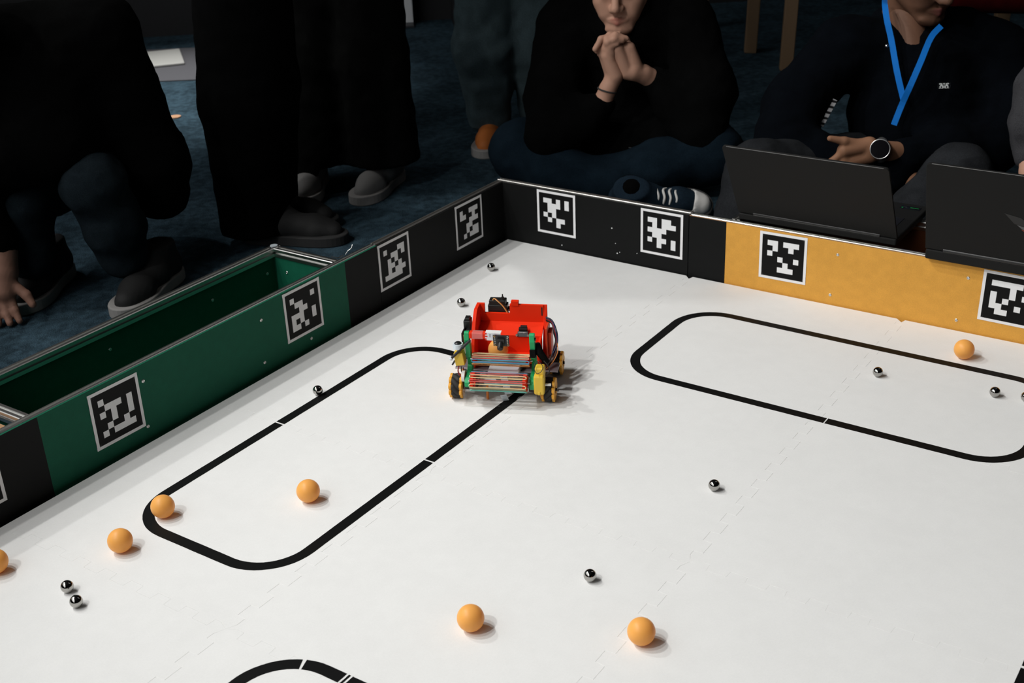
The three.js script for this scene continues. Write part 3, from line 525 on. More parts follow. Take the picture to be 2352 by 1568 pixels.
// ---------------------------------------------------------------- people
// surface nets over a signed distance field
function netMesh(f, lo, hi, cell, color) {
  const n = [0, 1, 2].map((k) => Math.ceil((hi[k] - lo[k]) / cell) + 1), [nx, ny, nz] = n, val = new Float32Array(nx * ny * nz);
  let q = 0;
  for (let k = 0; k < nz; k++) for (let j = 0; j < ny; j++) for (let i = 0; i < nx; i++) val[q++] = f(lo[0] + i * cell, lo[1] + j * cell, lo[2] + k * cell);
  const at = (i, j, k) => i + nx * (j + ny * k), idx = new Int32Array(nx * ny * nz).fill(-1), pos = [], tri = [];
  for (let k = 0; k < nz - 1; k++) for (let j = 0; j < ny - 1; j++) for (let i = 0; i < nx - 1; i++) {
    let m = 0; const c = [];
    for (let d = 0; d < 8; d++) { const v = val[at(i + (d & 1), j + ((d >> 1) & 1), k + (d >> 2))]; c.push(v); if (v < 0) m |= 1 << d; }
    if (m === 0 || m === 255) continue;
    let x = 0, y = 0, z = 0, s = 0;
    for (let a = 0; a < 8; a++) for (const b of [1, 2, 4]) {
      if (a & b) continue; const e = a | b; if ((c[a] < 0) === (c[e] < 0)) continue;
      const t = c[a] / (c[a] - c[e]); x += (a & 1) + (b === 1 ? t : 0); y += ((a >> 1) & 1) + (b === 2 ? t : 0); z += (a >> 2) + (b === 4 ? t : 0); s++;
    }
    idx[at(i, j, k)] = pos.length / 3; pos.push(lo[0] + (i + x / s) * cell, lo[1] + (j + y / s) * cell, lo[2] + (k + z / s) * cell);
  }
  const quad = (a, b, c, d, flip) => { if (a < 0 || b < 0 || c < 0 || d < 0) return; if (flip) tri.push(a, c, b, a, d, c); else tri.push(a, b, c, a, c, d); };
  for (let k = 1; k < nz - 1; k++) for (let j = 1; j < ny - 1; j++) for (let i = 1; i < nx - 1; i++) {
    const v = val[at(i, j, k)] < 0;
    if (v !== val[at(i + 1, j, k)] < 0) quad(idx[at(i, j - 1, k - 1)], idx[at(i, j, k - 1)], idx[at(i, j, k)], idx[at(i, j - 1, k)], !v);
    if (v !== val[at(i, j + 1, k)] < 0) quad(idx[at(i - 1, j, k - 1)], idx[at(i - 1, j, k)], idx[at(i, j, k)], idx[at(i, j, k - 1)], !v);
    if (v !== val[at(i, j, k + 1)] < 0) quad(idx[at(i - 1, j - 1, k)], idx[at(i, j - 1, k)], idx[at(i, j, k)], idx[at(i - 1, j, k)], !v);
  }
  const g = new THREE.BufferGeometry(); g.setAttribute('position', new THREE.Float32BufferAttribute(pos, 3)); g.setIndex(tri); g.computeVertexNormals();
  if (color) { const col = new Float32Array(pos.length); for (let p = 0; p < pos.length; p += 3) { const c = color(pos[p], pos[p + 1], pos[p + 2]); col[p] = c[0]; col[p + 1] = c[1]; col[p + 2] = c[2]; } g.setAttribute('color', new THREE.BufferAttribute(col, 3)); }
  return g;
}
const smin = (a, b, k) => { const h = Math.max(0, k - Math.abs(a - b)) / k; return Math.min(a, b) - h * h * k * 0.25; };
function cone(x, y, z, c) {                                            // tapered capsule [a, b, ra, rb]
  const [a, b, ra, rb] = c, dx = b[0] - a[0], dy = b[1] - a[1], dz = b[2] - a[2], l = dx * dx + dy * dy + dz * dz || 1e-9;
  let t = ((x - a[0]) * dx + (y - a[1]) * dy + (z - a[2]) * dz) / l; t = t < 0 ? 0 : t > 1 ? 1 : t;
  return Math.hypot(x - a[0] - dx * t, y - a[1] - dy * t, z - a[2] - dz * t) - ra - (rb - ra) * t;
}
// chain([p0, p1, ...], [r0, r1, ...]) -> tapered capsules
const chain = (pts, rs) => pts.slice(1).map((p, i) => [pts[i], p, rs[i], rs[i + 1]]);
function field(caps, k = 0.03, fold = 0, freq = 18) {
  return (x, y, z) => {
    let d = 1e3; for (const c of caps) d = smin(d, cone(x, y, z, c), k);
    if (fold && d < 0.06) d += fold * (noise.noise(x * freq, y * freq * 1.7, z * freq) + 0.5 * noise.noise(x * freq * 2.3 + 9, y * freq * 2.3, z * freq * 2.3));
    return d;
  };
}
function bounds(caps, pad = 0.03) {
  const lo = [1e3, 1e3, 1e3], hi = [-1e3, -1e3, -1e3];
  for (const [a, b, ra, rb] of caps) for (const [p, r] of [[a, ra], [b, rb]]) for (let k = 0; k < 3; k++) { lo[k] = Math.min(lo[k], p[k] - r - pad); hi[k] = Math.max(hi[k], p[k] + r + pad); }
  return [lo, hi];
}
function blob(caps, { k = 0.03, cell = 0.012, fold = 0, freq = 18, cut } = {}) {
  const [lo, hi] = bounds(caps), f = field(caps, k, fold, freq);
  return netMesh(cut ? (x, y, z) => Math.max(f(x, y, z), cut(x, y, z)) : f, lo, hi, cell);
}
// a head around its own origin (between the eyes, inside the skull): y up, z to the face
const ell = (x, y, z, cx, cy, cz, rx, ry, rz) => { const k = Math.hypot((x - cx) / rx, (y - cy) / ry, (z - cz) / rz); return (k - 1) * Math.min(rx, ry, rz); };
function headField(x, y, z) {
  const m = Math.abs(x);
  let d = ell(x, y, z, 0, 0.022, -0.012, 0.076, 0.09, 0.098);
  d = smin(d, cone(x, y, z, [[0, -0.03, 0.022], [0, -0.084, 0.05], 0.06, 0.03]), 0.03);
  d = smin(d, cone(m, y, z, [[0.053, -0.05, 0.0], [0.017, -0.094, 0.056], 0.019, 0.018]), 0.025);
  d = smin(d, cone(m, y, z, [[0.042, -0.024, 0.052], [0.034, -0.05, 0.056], 0.026, 0.022]), 0.025);
  d = smin(d, cone(0, y, z, [[0, -0.096, 0.066], [0, -0.096, 0.07], 0.016, 0.016]) + Math.max(0, m - 0.008) * 0.6, 0.015);
  d = smin(d, cone(m, y, z, [[0.046, 0.016, 0.07], [0.008, 0.012, 0.086], 0.011, 0.009]), 0.014);
  d = Math.max(d, -(Math.hypot(m - 0.032, y + 0.004, z - 0.104) - 0.02)) ; d = smin(d, Math.hypot(m - 0.032, y + 0.004, z - 0.071) - 0.0155, 0.006);
  d = smin(d, cone(x, y, z, [[0, 0.008, 0.086], [0, -0.034, 0.108], 0.0085, 0.012]), 0.014); d = smin(d, cone(m, y, z, [[0.012, -0.039, 0.097], [0.014, -0.036, 0.09], 0.008, 0.0078]), 0.01);
  d = smin(d, cone(m, y, z, [[0, -0.064, 0.0885], [0.024, -0.068, 0.0765], 0.005, 0.0032]), 0.008); d = smin(d, cone(m, y, z, [[0, -0.0762, 0.087], [0.02, -0.072, 0.0775], 0.0062, 0.0036]), 0.008);
  d = Math.max(d, -cone(m, y, z, [[0, -0.0697, 0.0955], [0.027, -0.0702, 0.0815], 0.0022, 0.0022]));
  d = Math.max(d, -cone(m, y, z, [[0.0055, -0.044, 0.1], [0.0065, -0.04, 0.103], 0.0028, 0.0028]));
  d = smin(d, ell(m, y, z, 0.079, -0.008, -0.012, 0.011, 0.031, 0.019), 0.008);
  d = smin(d, cone(x, y, z, [[0, -0.05, -0.025], [0, -0.17, -0.05], 0.05, 0.056]), 0.03);
  return d;
}
function headGeo(origin, az, pitch, roll, skin, lip, cell = 0.0035) {
  const paint = (x, y, z) => { const m = Math.abs(x), l = Math.min(cone(m, y, z, [[0, -0.065, 0.0895], [0.023, -0.0685, 0.0775], 0.004, 0.002]), cone(m, y, z, [[0, -0.0758, 0.088], [0.019, -0.072, 0.0785], 0.0052, 0.0025])), t = Math.max(0, Math.min(1, 1 - l / 0.0025)); return skin.map((c, i) => c + (lip[i] - c) * t); };
  const g = netMesh(headField, [-0.1, -0.235, -0.13], [0.1, 0.125, 0.13], cell, paint);
  const e = new THREE.Matrix4().makeRotationFromEuler(new THREE.Euler(pitch, az, roll, 'YXZ')); e.setPosition(...origin);
  return g.applyMatrix4(e);
}
function hairGeo(origin, az, pitch, roll, cell = 0.008) {
  const f = (x, y, z) => Math.max(ell(x, y, z, 0, 0.036, -0.02, 0.088, 0.094, 0.106) + 0.004 * noise.noise(x * 60, y * 40, z * 60), Math.min(z - 0.03, 0.03 - y), -0.05 - y);
  const g = netMesh(f, [-0.1, -0.1, -0.14], [0.1, 0.15, 0.12], cell), e = new THREE.Matrix4().makeRotationFromEuler(new THREE.Euler(pitch, az, roll, 'YXZ')); e.setPosition(...origin);
  return g.applyMatrix4(e);
}
const skinMat = () => new THREE.MeshPhysicalMaterial({ color: 0xffffff, vertexColors: true, roughness: 0.6, specularIntensity: 0.4 });
const painted = (g, c) => { const n = g.attributes.position.count, a = new Float32Array(n * 3); for (let i = 0; i < n; i++) a.set(c, i * 3); g.setAttribute('color', new THREE.BufferAttribute(a, 3)); return g; };
const hands = (caps, c, cell = 0.003) => { const [lo, hi] = bounds(caps, 0.012); return painted(netMesh(field(caps, 0.006), lo, hi, cell), c); };
function body(parent, geos) { return mesh('body', geos, skinMat(), parent); }
// a shoe: sole on the ground, toe towards `az`; sizes for an adult foot
function shoe(parent, pos, az, upper, sole, { toeCap, laces, roll = 0, pitch = 0 } = {}) {
  const g = new THREE.Group(); g.name = 'shoe'; g.position.set(...pos); g.rotation.set(pitch, az, roll, 'YXZ'); parent.add(g);
  const out = (s, y0, y1) => { const sh = new THREE.Shape(); sh.moveTo(0, -0.105); sh.bezierCurveTo(0.036, -0.112, 0.04, -0.06, 0.036, -0.02); sh.bezierCurveTo(0.034, 0.02, 0.05, 0.06, 0.048, 0.105); sh.bezierCurveTo(0.046, 0.15, 0.02, 0.172, 0.0, 0.172); sh.bezierCurveTo(-0.03, 0.172, -0.046, 0.14, -0.046, 0.1); sh.bezierCurveTo(-0.046, 0.05, -0.034, 0.02, -0.035, -0.02); sh.bezierCurveTo(-0.038, -0.06, -0.036, -0.112, 0, -0.105); return new THREE.ExtrudeGeometry(sh, { depth: y1 - y0 - 0.006, bevelEnabled: true, bevelSize: 0.004, bevelThickness: 0.003, bevelSegments: 2, curveSegments: 8 }).scale(s, s, 1).rotateX(-Math.PI / 2).scale(1, 1, -1).translate(0, y0 + 0.003, 0); };
  const so = out(1, 0, 0.028); { const i = so.index; if (i) for (let k = 0; k < i.count; k += 3) { const t = i.getX(k); i.setX(k, i.getX(k + 1)); i.setX(k + 1, t); } } so.computeVertexNormals();
  mesh('sole', so, sole, g);
  const caps = [[[0, 0.045, -0.07], [0, 0.05, 0.0], 0.036, 0.037], [[0, 0.05, 0.0], [0, 0.036, 0.09], 0.038, 0.034], [[0, 0.036, 0.09], [0, 0.03, 0.135], 0.036, 0.026], [[0.012, 0.034, 0.08], [0.008, 0.03, 0.12], 0.03, 0.024], [[0, 0.05, -0.06], [0, 0.1, -0.05], 0.036, 0.038], [[0, 0.06, 0.0], [0, 0.11, -0.03], 0.036, 0.034]];
  mesh('upper', blob(caps, { k: 0.02, cell: 0.007, cut: (x, y, z) => Math.max(0.012 - y, y - 0.112) }), upper, g);
  if (toeCap) mesh('toe_cap', blob([[[0, 0.033, 0.116], [0, 0.028, 0.142], 0.037, 0.029], [[0.012, 0.03, 0.105], [0.008, 0.026, 0.13], 0.031, 0.026]], { k: 0.015, cell: 0.006, cut: (x, y, z) => Math.max(0.014 - y, 0.128 - z - x * x * 9) }), toeCap, g);
  if (laces) for (let k = 0; k < 5; k++) mesh('lace', tube([[-0.026, 0.066 - k * 0.002, 0.012 + k * 0.016], [-0.01, 0.088 - k * 0.0035, 0.018 + k * 0.016], [0.012, 0.088 - k * 0.0035, 0.012 + k * 0.016], [0.028, 0.066 - k * 0.002, 0.018 + k * 0.016]], 0.0036, 14, false, 6), laces, g);
  return g;
}
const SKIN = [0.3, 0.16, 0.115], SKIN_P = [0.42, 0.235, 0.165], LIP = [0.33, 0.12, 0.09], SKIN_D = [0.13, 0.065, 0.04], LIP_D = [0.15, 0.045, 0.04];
const C = {
  jet: cloth(lin(0.0022, 0.0023, 0.0024)), jacket: cloth(lin(0.0026, 0.0027, 0.0028)), navy: cloth(lin(0.0024, 0.0034, 0.0052)), denim: cloth(lin(0.0075, 0.015, 0.023)), denimPale: cloth(lin(0.085, 0.125, 0.14)), denimGrey: cloth(lin(0.016, 0.024, 0.03)),
  grey: cloth(lin(0.024, 0.026, 0.029)), greyKnit: cloth(lin(0.055, 0.055, 0.06)), charcoal: cloth(lin(0.0075, 0.0078, 0.0076)), khaki: cloth(lin(0.075, 0.07, 0.06)), hair: mat(lin(0.02, 0.012, 0.008), 0.6), hairD: mat(lin(0.008, 0.007, 0.006), 0.6),
  white: mat(lin(0.55, 0.54, 0.52), 0.7), offWhite: mat(lin(0.28, 0.27, 0.26), 0.75), shoeGrey: mat(lin(0.2, 0.195, 0.19), 0.8), shoeNavy: cloth(lin(0.012, 0.022, 0.034)), shoeBlack: mat(lin(0.008, 0.008, 0.008), 0.8), rustShoe: mat(lin(0.5, 0.14, 0.02), 0.7), rust: mat(lin(0.2, 0.025, 0.008), 0.7), rubber: mat(lin(0.02, 0.02, 0.02), 0.8), brown: mat(lin(0.16, 0.07, 0.03), 0.7),
};
// --- seated, chin on clasped hands
{
  const p = thing('person', 'person in a black jacket and dark jeans sitting cross-legged, chin on clasped hands', 'person');
  const az = 0.36, pitch = 0.04, o = [0.026, 0.545, -0.569];
  const handCaps = [
    ...chain([[0.104, 0.345, -0.464], [0.085, 0.407, -0.445]], [0.022, 0.018]), ...chain([[0.118, 0.357, -0.48], [0.106, 0.406, -0.472]], [0.023, 0.018]), ...chain([[0.117, 0.343, -0.473], [0.133, 0.333, -0.503], [0.154, 0.305, -0.542]], [0.024, 0.025, 0.029]),
    ...chain([[0.085, 0.41, -0.45], [0.067, 0.442, -0.441], [0.049, 0.436, -0.421], [0.038, 0.411, -0.408]], [0.011, 0.0088, 0.0084, 0.0078]), ...chain([[0.09, 0.4, -0.455], [0.066, 0.421, -0.45], [0.044, 0.419, -0.436], [0.034, 0.402, -0.425]], [0.011, 0.0088, 0.0082, 0.0076]), ...chain([[0.09, 0.39, -0.46], [0.065, 0.404, -0.457], [0.045, 0.402, -0.447], [0.035, 0.391, -0.437]], [0.01, 0.0085, 0.008, 0.0074]),
    ...chain([[0.102, 0.372, -0.482], [0.098, 0.4, -0.49], [0.091, 0.424, -0.482], [0.085, 0.434, -0.468]], [0.016, 0.012, 0.0098, 0.0086]),
  ];
  const handCaps2 = [
    ...chain([[0.08, 0.337, -0.442], [0.063, 0.391, -0.43]], [0.0225, 0.018]), ...chain([[0.066, 0.338, -0.449], [0.048, 0.394, -0.438]], [0.02, 0.016]), ...chain([[0.075, 0.332, -0.445], [0.063, 0.299, -0.431], [0.051, 0.265, -0.425], [0.034, 0.231, -0.422]], [0.0235, 0.0235, 0.026, 0.029]),
    ...chain([[0.066, 0.392, -0.428], [0.071, 0.407, -0.424], [0.071, 0.43, -0.418], [0.086, 0.438, -0.428], [0.1, 0.432, -0.444]], [0.012, 0.0098, 0.0092, 0.0088, 0.0078]), ...chain([[0.056, 0.394, -0.43], [0.059, 0.411, -0.426], [0.064, 0.436, -0.426], [0.083, 0.446, -0.439], [0.106, 0.435, -0.458]], [0.012, 0.0098, 0.0092, 0.0086, 0.0076]),
    ...chain([[0.048, 0.393, -0.434], [0.046, 0.408, -0.431], [0.053, 0.43, -0.433], [0.062, 0.444, -0.443], [0.082, 0.446, -0.46]], [0.011, 0.0094, 0.0088, 0.008, 0.0072]), ...chain([[0.074, 0.388, -0.43], [0.077, 0.402, -0.428], [0.078, 0.419, -0.423], [0.092, 0.425, -0.432]], [0.011, 0.0088, 0.0082, 0.0072]),
    ...chain([[0.07, 0.36, -0.452], [0.06, 0.39, -0.462], [0.062, 0.415, -0.462]], [0.015, 0.011, 0.009]),
  ];
  body(p, [headGeo(o, az, pitch, 0.05, SKIN_P, LIP), hands(handCaps, SKIN_P), hands(handCaps2, SKIN_P), painted(blob([[[0.125, 0.052, -0.372], [0.16, 0.04, -0.366], 0.034, 0.033]], { cell: 0.008 }), SKIN)]);
  mesh('hair', hairGeo(o, az, pitch, 0.05), C.hair, p);
  const jk = [[[-0.02, 0.07, -0.72], [-0.02, 0.26, -0.71], 0.17, 0.165], [[-0.02, 0.26, -0.71], [0.0, 0.43, -0.63], 0.165, 0.13], [[-0.1, 0.44, -0.56], [0.12, 0.44, -0.69], 0.085, 0.085],
    ...chain([[-0.135, 0.43, -0.535], [-0.11, 0.26, -0.42], [-0.075, 0.17, -0.35]], [0.085, 0.072, 0.065]), ...chain([[-0.075, 0.17, -0.35], [0.0, 0.21, -0.4], [0.045, 0.252, -0.424]], [0.062, 0.052, 0.039]),
    ...chain([[0.165, 0.43, -0.7], [0.27, 0.27, -0.62], [0.285, 0.17, -0.555]], [0.085, 0.075, 0.066]), ...chain([[0.285, 0.17, -0.555], [0.215, 0.24, -0.555], [0.152, 0.307, -0.539]], [0.064, 0.056, 0.038]), ...chain([[-0.07, 0.475, -0.6], [0.0, 0.485, -0.66], [0.1, 0.475, -0.66]], [0.045, 0.06, 0.045]),
    [[-0.1, 0.1, -0.5], [0.16, 0.1, -0.6], 0.1, 0.1]];
  mesh('jacket', blob(jk, { k: 0.045, cell: 0.011, fold: 0.005 }), C.jacket, p);
  const tr = [...chain([[-0.1, 0.09, -0.62], [-0.18, 0.11, -0.36]], [0.1, 0.085]), ...chain([[-0.18, 0.11, -0.36], [-0.05, 0.075, -0.34], [0.11, 0.052, -0.372]], [0.085, 0.072, 0.056]), ...chain([[0.1, 0.09, -0.72], [0.31, 0.115, -0.57]], [0.1, 0.082]), ...chain([[0.31, 0.115, -0.57], [0.2, 0.085, -0.47], [0.08, 0.06, -0.42]], [0.08, 0.07, 0.058])];
  mesh('jeans', blob(tr, { k: 0.04, cell: 0.011, fold: 0.005, freq: 14 }), C.denim, p);
  mesh('sock', blob(chain([[0.15, 0.048, -0.366], [0.19, 0.06, -0.33], [0.214, 0.073, -0.295]], [0.034, 0.035, 0.034]), { cell: 0.008 }), C.jet, p);
  mesh('zip', rodOf([0.115, 0.135, -0.455], [0.165, 0.13, -0.49], 0.0013), M.screw, p);
  const br = new THREE.TorusGeometry(0.0265, 0.0022, 8, 32).applyQuaternion(new THREE.Quaternion().setFromUnitVectors(V(0, 0, 1), V(0.19, 0.95, -0.18).normalize())).translate(0.062, 0.297, -0.43);
  mesh('bracelet', br, C.rubber, p).userData.label = 'thin black cord bracelet';
  shoe(p, [0.228, 0.006, -0.362], 1.95, C.shoeNavy, C.rubber, { toeCap: C.white, laces: C.white, roll: 0.75 });
  shoe(p, [0.03, -0.004, -0.47], -1.2, C.shoeNavy, C.rubber, { roll: -0.6 });
}
// --- seated with lanyard, arms crossed
{
  const p = thing('person', 'person in a navy sweatshirt with a blue lanyard, arms folded behind the laptops', 'person');
  const az = 0.98, pitch = 0.22, o = [0.784, 0.594, -0.796];
  const hc = [
    ...chain([[0.782, 0.225, -0.48], [0.734, 0.216, -0.439]], [0.021, 0.018]), ...chain([[0.784, 0.198, -0.481], [0.736, 0.185, -0.443]], [0.021, 0.017]), ...chain([[0.783, 0.212, -0.481], [0.807, 0.21, -0.498], [0.848, 0.188, -0.562]], [0.024, 0.024, 0.03]),
    ...chain([[0.77, 0.225, -0.472], [0.733, 0.24, -0.436], [0.704, 0.249, -0.414]], [0.014, 0.0105, 0.0075]), ...chain([[0.733, 0.212, -0.436], [0.71, 0.188, -0.42], [0.693, 0.156, -0.418]], [0.011, 0.009, 0.0078]), ...chain([[0.736, 0.196, -0.438], [0.719, 0.167, -0.426], [0.705, 0.134, -0.424]], [0.011, 0.009, 0.0078]), ...chain([[0.745, 0.182, -0.448], [0.732, 0.151, -0.438], [0.722, 0.12, -0.436]], [0.0105, 0.0088, 0.0076]), ...chain([[0.76, 0.18, -0.462], [0.751, 0.15, -0.454], [0.744, 0.122, -0.451]], [0.01, 0.0082, 0.007]),
  ];
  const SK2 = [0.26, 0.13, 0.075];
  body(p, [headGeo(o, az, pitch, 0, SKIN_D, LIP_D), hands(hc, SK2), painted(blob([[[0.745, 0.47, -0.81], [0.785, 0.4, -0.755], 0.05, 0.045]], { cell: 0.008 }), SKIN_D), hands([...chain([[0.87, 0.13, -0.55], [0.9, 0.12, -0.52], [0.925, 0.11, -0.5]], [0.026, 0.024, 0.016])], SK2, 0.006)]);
  mesh('hair', hairGeo(o, az, pitch, 0), C.hairD, p);
  const top = [[[0.8, 0.06, -0.84], [0.79, 0.24, -0.82], 0.16, 0.17], [[0.79, 0.24, -0.82], [0.78, 0.33, -0.81], 0.17, 0.13], [[0.63, 0.385, -0.735], [0.92, 0.37, -0.92], 0.083, 0.083], [[0.7, 0.43, -0.85], [0.86, 0.42, -0.92], 0.07, 0.07],
    ...chain([[0.615, 0.4, -0.715], [0.545, 0.28, -0.57], [0.55, 0.2, -0.49]], [0.085, 0.075, 0.066]), ...chain([[0.55, 0.2, -0.49], [0.66, 0.16, -0.5], [0.83, 0.14, -0.54]], [0.064, 0.058, 0.05]),
    ...chain([[0.955, 0.37, -0.95], [1.03, 0.24, -0.86], [1.0, 0.17, -0.78]], [0.085, 0.075, 0.07]), ...chain([[1.0, 0.17, -0.78], [0.93, 0.18, -0.66], [0.85, 0.19, -0.565]], [0.066, 0.055, 0.041])];
  mesh('sweatshirt', blob(top, { k: 0.045, cell: 0.011, fold: 0.005 }), C.navy, p);
  const tr = [...chain([[0.72, 0.08, -0.76], [0.55, 0.165, -0.335], [0.545, 0.06, -0.24]], [0.1, 0.075, 0.065]), ...chain([[0.88, 0.08, -0.86], [0.975, 0.135, -0.6], [0.93, 0.07, -0.46], [0.88, 0.05, -0.36]], [0.1, 0.08, 0.075, 0.06])];
  mesh('trousers', blob(tr, { k: 0.035, cell: 0.011, fold: 0.006, freq: 16 }), C.grey, p);
  // lanyard: flat blue ribbon round the neck to the chest
  const blue = mat(lin(0.006, 0.19, 0.68), 0.45);
  const ribbon = (pts, w = 0.0075) => { const c = new THREE.CatmullRomCurve3(pts.map((q) => V(...q))), n = 28, pos = [], ix = [], side = V(0.81, -0.2, -0.55).normalize(), nrm = V(0.5, 0.35, 0.8).normalize(); for (let i = 0; i <= n; i++) { const q = c.getPoint(i / n), t = c.getTangent(i / n), s = new THREE.Vector3().crossVectors(t, nrm).normalize(); void side; for (const [a, b] of [[-w, 0], [w, 0], [w, 0.0012], [-w, 0.0012]]) { const v = q.clone().addScaledVector(s, a).addScaledVector(nrm, b); pos.push(v.x, v.y, v.z); } if (i) for (let k = 0; k < 4; k++) { const A = (i - 1) * 4 + k, B = (i - 1) * 4 + ((k + 1) % 4), D = A + 4, E2 = B + 4; ix.push(A, B, D, B, E2, D); } } const g = new THREE.BufferGeometry(); g.setAttribute('position', new THREE.Float32BufferAttribute(pos, 3)); g.setIndex(ix); const f = g.toNonIndexed(); f.computeVertexNormals(); return f; };
  const lan = mesh('lanyard', [ribbon([[0.705, 0.53, -0.74], [0.717, 0.522, -0.708], [0.733, 0.49, -0.685], [0.752, 0.447, -0.672], [0.785, 0.37, -0.642], [0.812, 0.304, -0.63]]), ribbon([[0.855, 0.475, -0.74], [0.843, 0.455, -0.71], [0.838, 0.4, -0.65], [0.826, 0.345, -0.625], [0.81, 0.296, -0.624], [0.803, 0.262, -0.612], [0.8, 0.246, -0.606]])], blue, p); lan.userData.label = 'bright blue lanyard ribbon';
  mesh('snap_button', new THREE.SphereGeometry(0.0045, 12, 8).translate(0.748, 0.432, -0.655), M.screw, p);
  const w = new THREE.Group(); w.name = 'watch'; w.position.set(0.814, 0.222, -0.468); w.quaternion.setFromUnitVectors(V(0, 0, 1), V(0.25, 0.3, 0.92).normalize()); p.add(w);
  mesh('watch_case', cyl(0.0245, 0.0245, 0.009, 'z', 0, 0, 0, 32), M.aluDull, w); mesh('watch_rim', new THREE.TorusGeometry(0.0235, 0.0014, 8, 40).translate(0, 0, 0.0046), M.screw, w); mesh('watch_glass', cyl(0.0226, 0.0226, 0.001, 'z', 0, 0, 0.0048, 32), mat(lin(0.003, 0.003, 0.004), 0.08), w);
  mesh('watch_strap', new THREE.TorusGeometry(0.0255, 0.007, 8, 30).scale(1, 1, 0.9).applyQuaternion(new THREE.Quaternion().setFromUnitVectors(V(0, 0, 1), V(0.62, -0.12, -0.77).normalize())).translate(0, 0, 0).applyMatrix4(new THREE.Matrix4().makeTranslation(0, 0, 0)), C.rubber, w).position.set(0, 0, -0.02);
  w.children.at(-1).quaternion.copy(w.quaternion).invert();
  w.children.at(-1).position.copy(V(-0.006, -0.011, -0.028).applyQuaternion(w.quaternion.clone().invert()));
  // small white embroidered letters
  const em = print(256, 192, (c) => { c.fillStyle = '#000'; c.fillRect(0, 0, 256, 192); c.fillStyle = '#fff'; c.font = 'italic bold 150px serif'; c.fillText('NS', 14, 146); });
  const q = new THREE.Quaternion().setFromRotationMatrix(new THREE.Matrix4().lookAt(V(0.5, 0.33, 0.8), V(0, 0, 0), V(0, 1, 0)));
  const e = new THREE.BoxGeometry(0.03, 0.0225, 0.0006).applyQuaternion(q).translate(0.9, 0.345, -0.66); mesh('embroidery', e, new THREE.MeshPhysicalMaterial({ color: lin(0.6, 0.62, 0.62), alphaMap: em, alphaTest: 0.5, roughness: 0.9 }), p, true).userData.label = 'small white embroidered letters';
  // striped lining glimpsed under the arm
  const lin2 = print(64, 128, (c) => { c.fillStyle = '#b9b9bb'; c.fillRect(0, 0, 64, 128); c.fillStyle = '#0a0a0c'; for (let k = 0; k < 5; k++) { c.beginPath(); c.moveTo(0, 10 + k * 27); c.lineTo(64, 2 + k * 27); c.lineTo(64, 12 + k * 27); c.lineTo(0, 22 + k * 27); c.fill(); } });
  mesh('shirt_patch', new THREE.BoxGeometry(0.022, 0.075, 0.002).rotateZ(-0.5).applyQuaternion(q).translate(0.632, 0.268, -0.575), new THREE.MeshPhysicalMaterial({ map: lin2, roughness: 0.9 }), p, true).userData.label = 'black and white striped fabric under the arm';
}
// --- sleeve and hand at the edge of view
{
  const p = thing('person', 'person in a grey sweater seated past the laptop with a logo, only an arm showing', 'person');
  body(p, [headGeo([1.36, 0.78, -0.9], 0.1, 0.1, 0, SKIN_P, LIP, 0.006), hands(chain([[1.15, 0.235, -0.53], [1.16, 0.205, -0.5], [1.175, 0.185, -0.47], [1.185, 0.18, -0.44]], [0.024, 0.022, 0.016, 0.01]), SKIN_P, 0.005)]);
  mesh('hair', hairGeo([1.36, 0.78, -0.9], 0.1, 0.1, 0), C.hairD, p);
  mesh('sweater', blob([[[1.38, 0.1, -0.95], [1.36, 0.5, -0.93], 0.17, 0.14], ...chain([[1.2, 0.52, -0.86], [1.145, 0.38, -0.6], [1.148, 0.3, -0.56], [1.15, 0.232, -0.533]], [0.07, 0.055, 0.05, 0.036]), ...chain([[1.5, 0.52, -0.95], [1.58, 0.3, -0.85], [1.5, 0.2, -0.65]], [0.07, 0.06, 0.04]), [[1.2, 0.54, -0.88], [1.5, 0.54, -0.95], 0.08, 0.08]], { k: 0.05, cell: 0.013, fold: 0.006 }), C.greyKnit, p);
  mesh('trousers', blob([...chain([[1.3, 0.09, -0.9], [1.2, 0.14, -0.5], [1.35, 0.06, -0.42]], [0.1, 0.075, 0.06]), ...chain([[1.46, 0.09, -0.92], [1.6, 0.14, -0.55], [1.42, 0.06, -0.5]], [0.1, 0.075, 0.06])], { k: 0.04, cell: 0.014 }), C.charcoal, p);
}
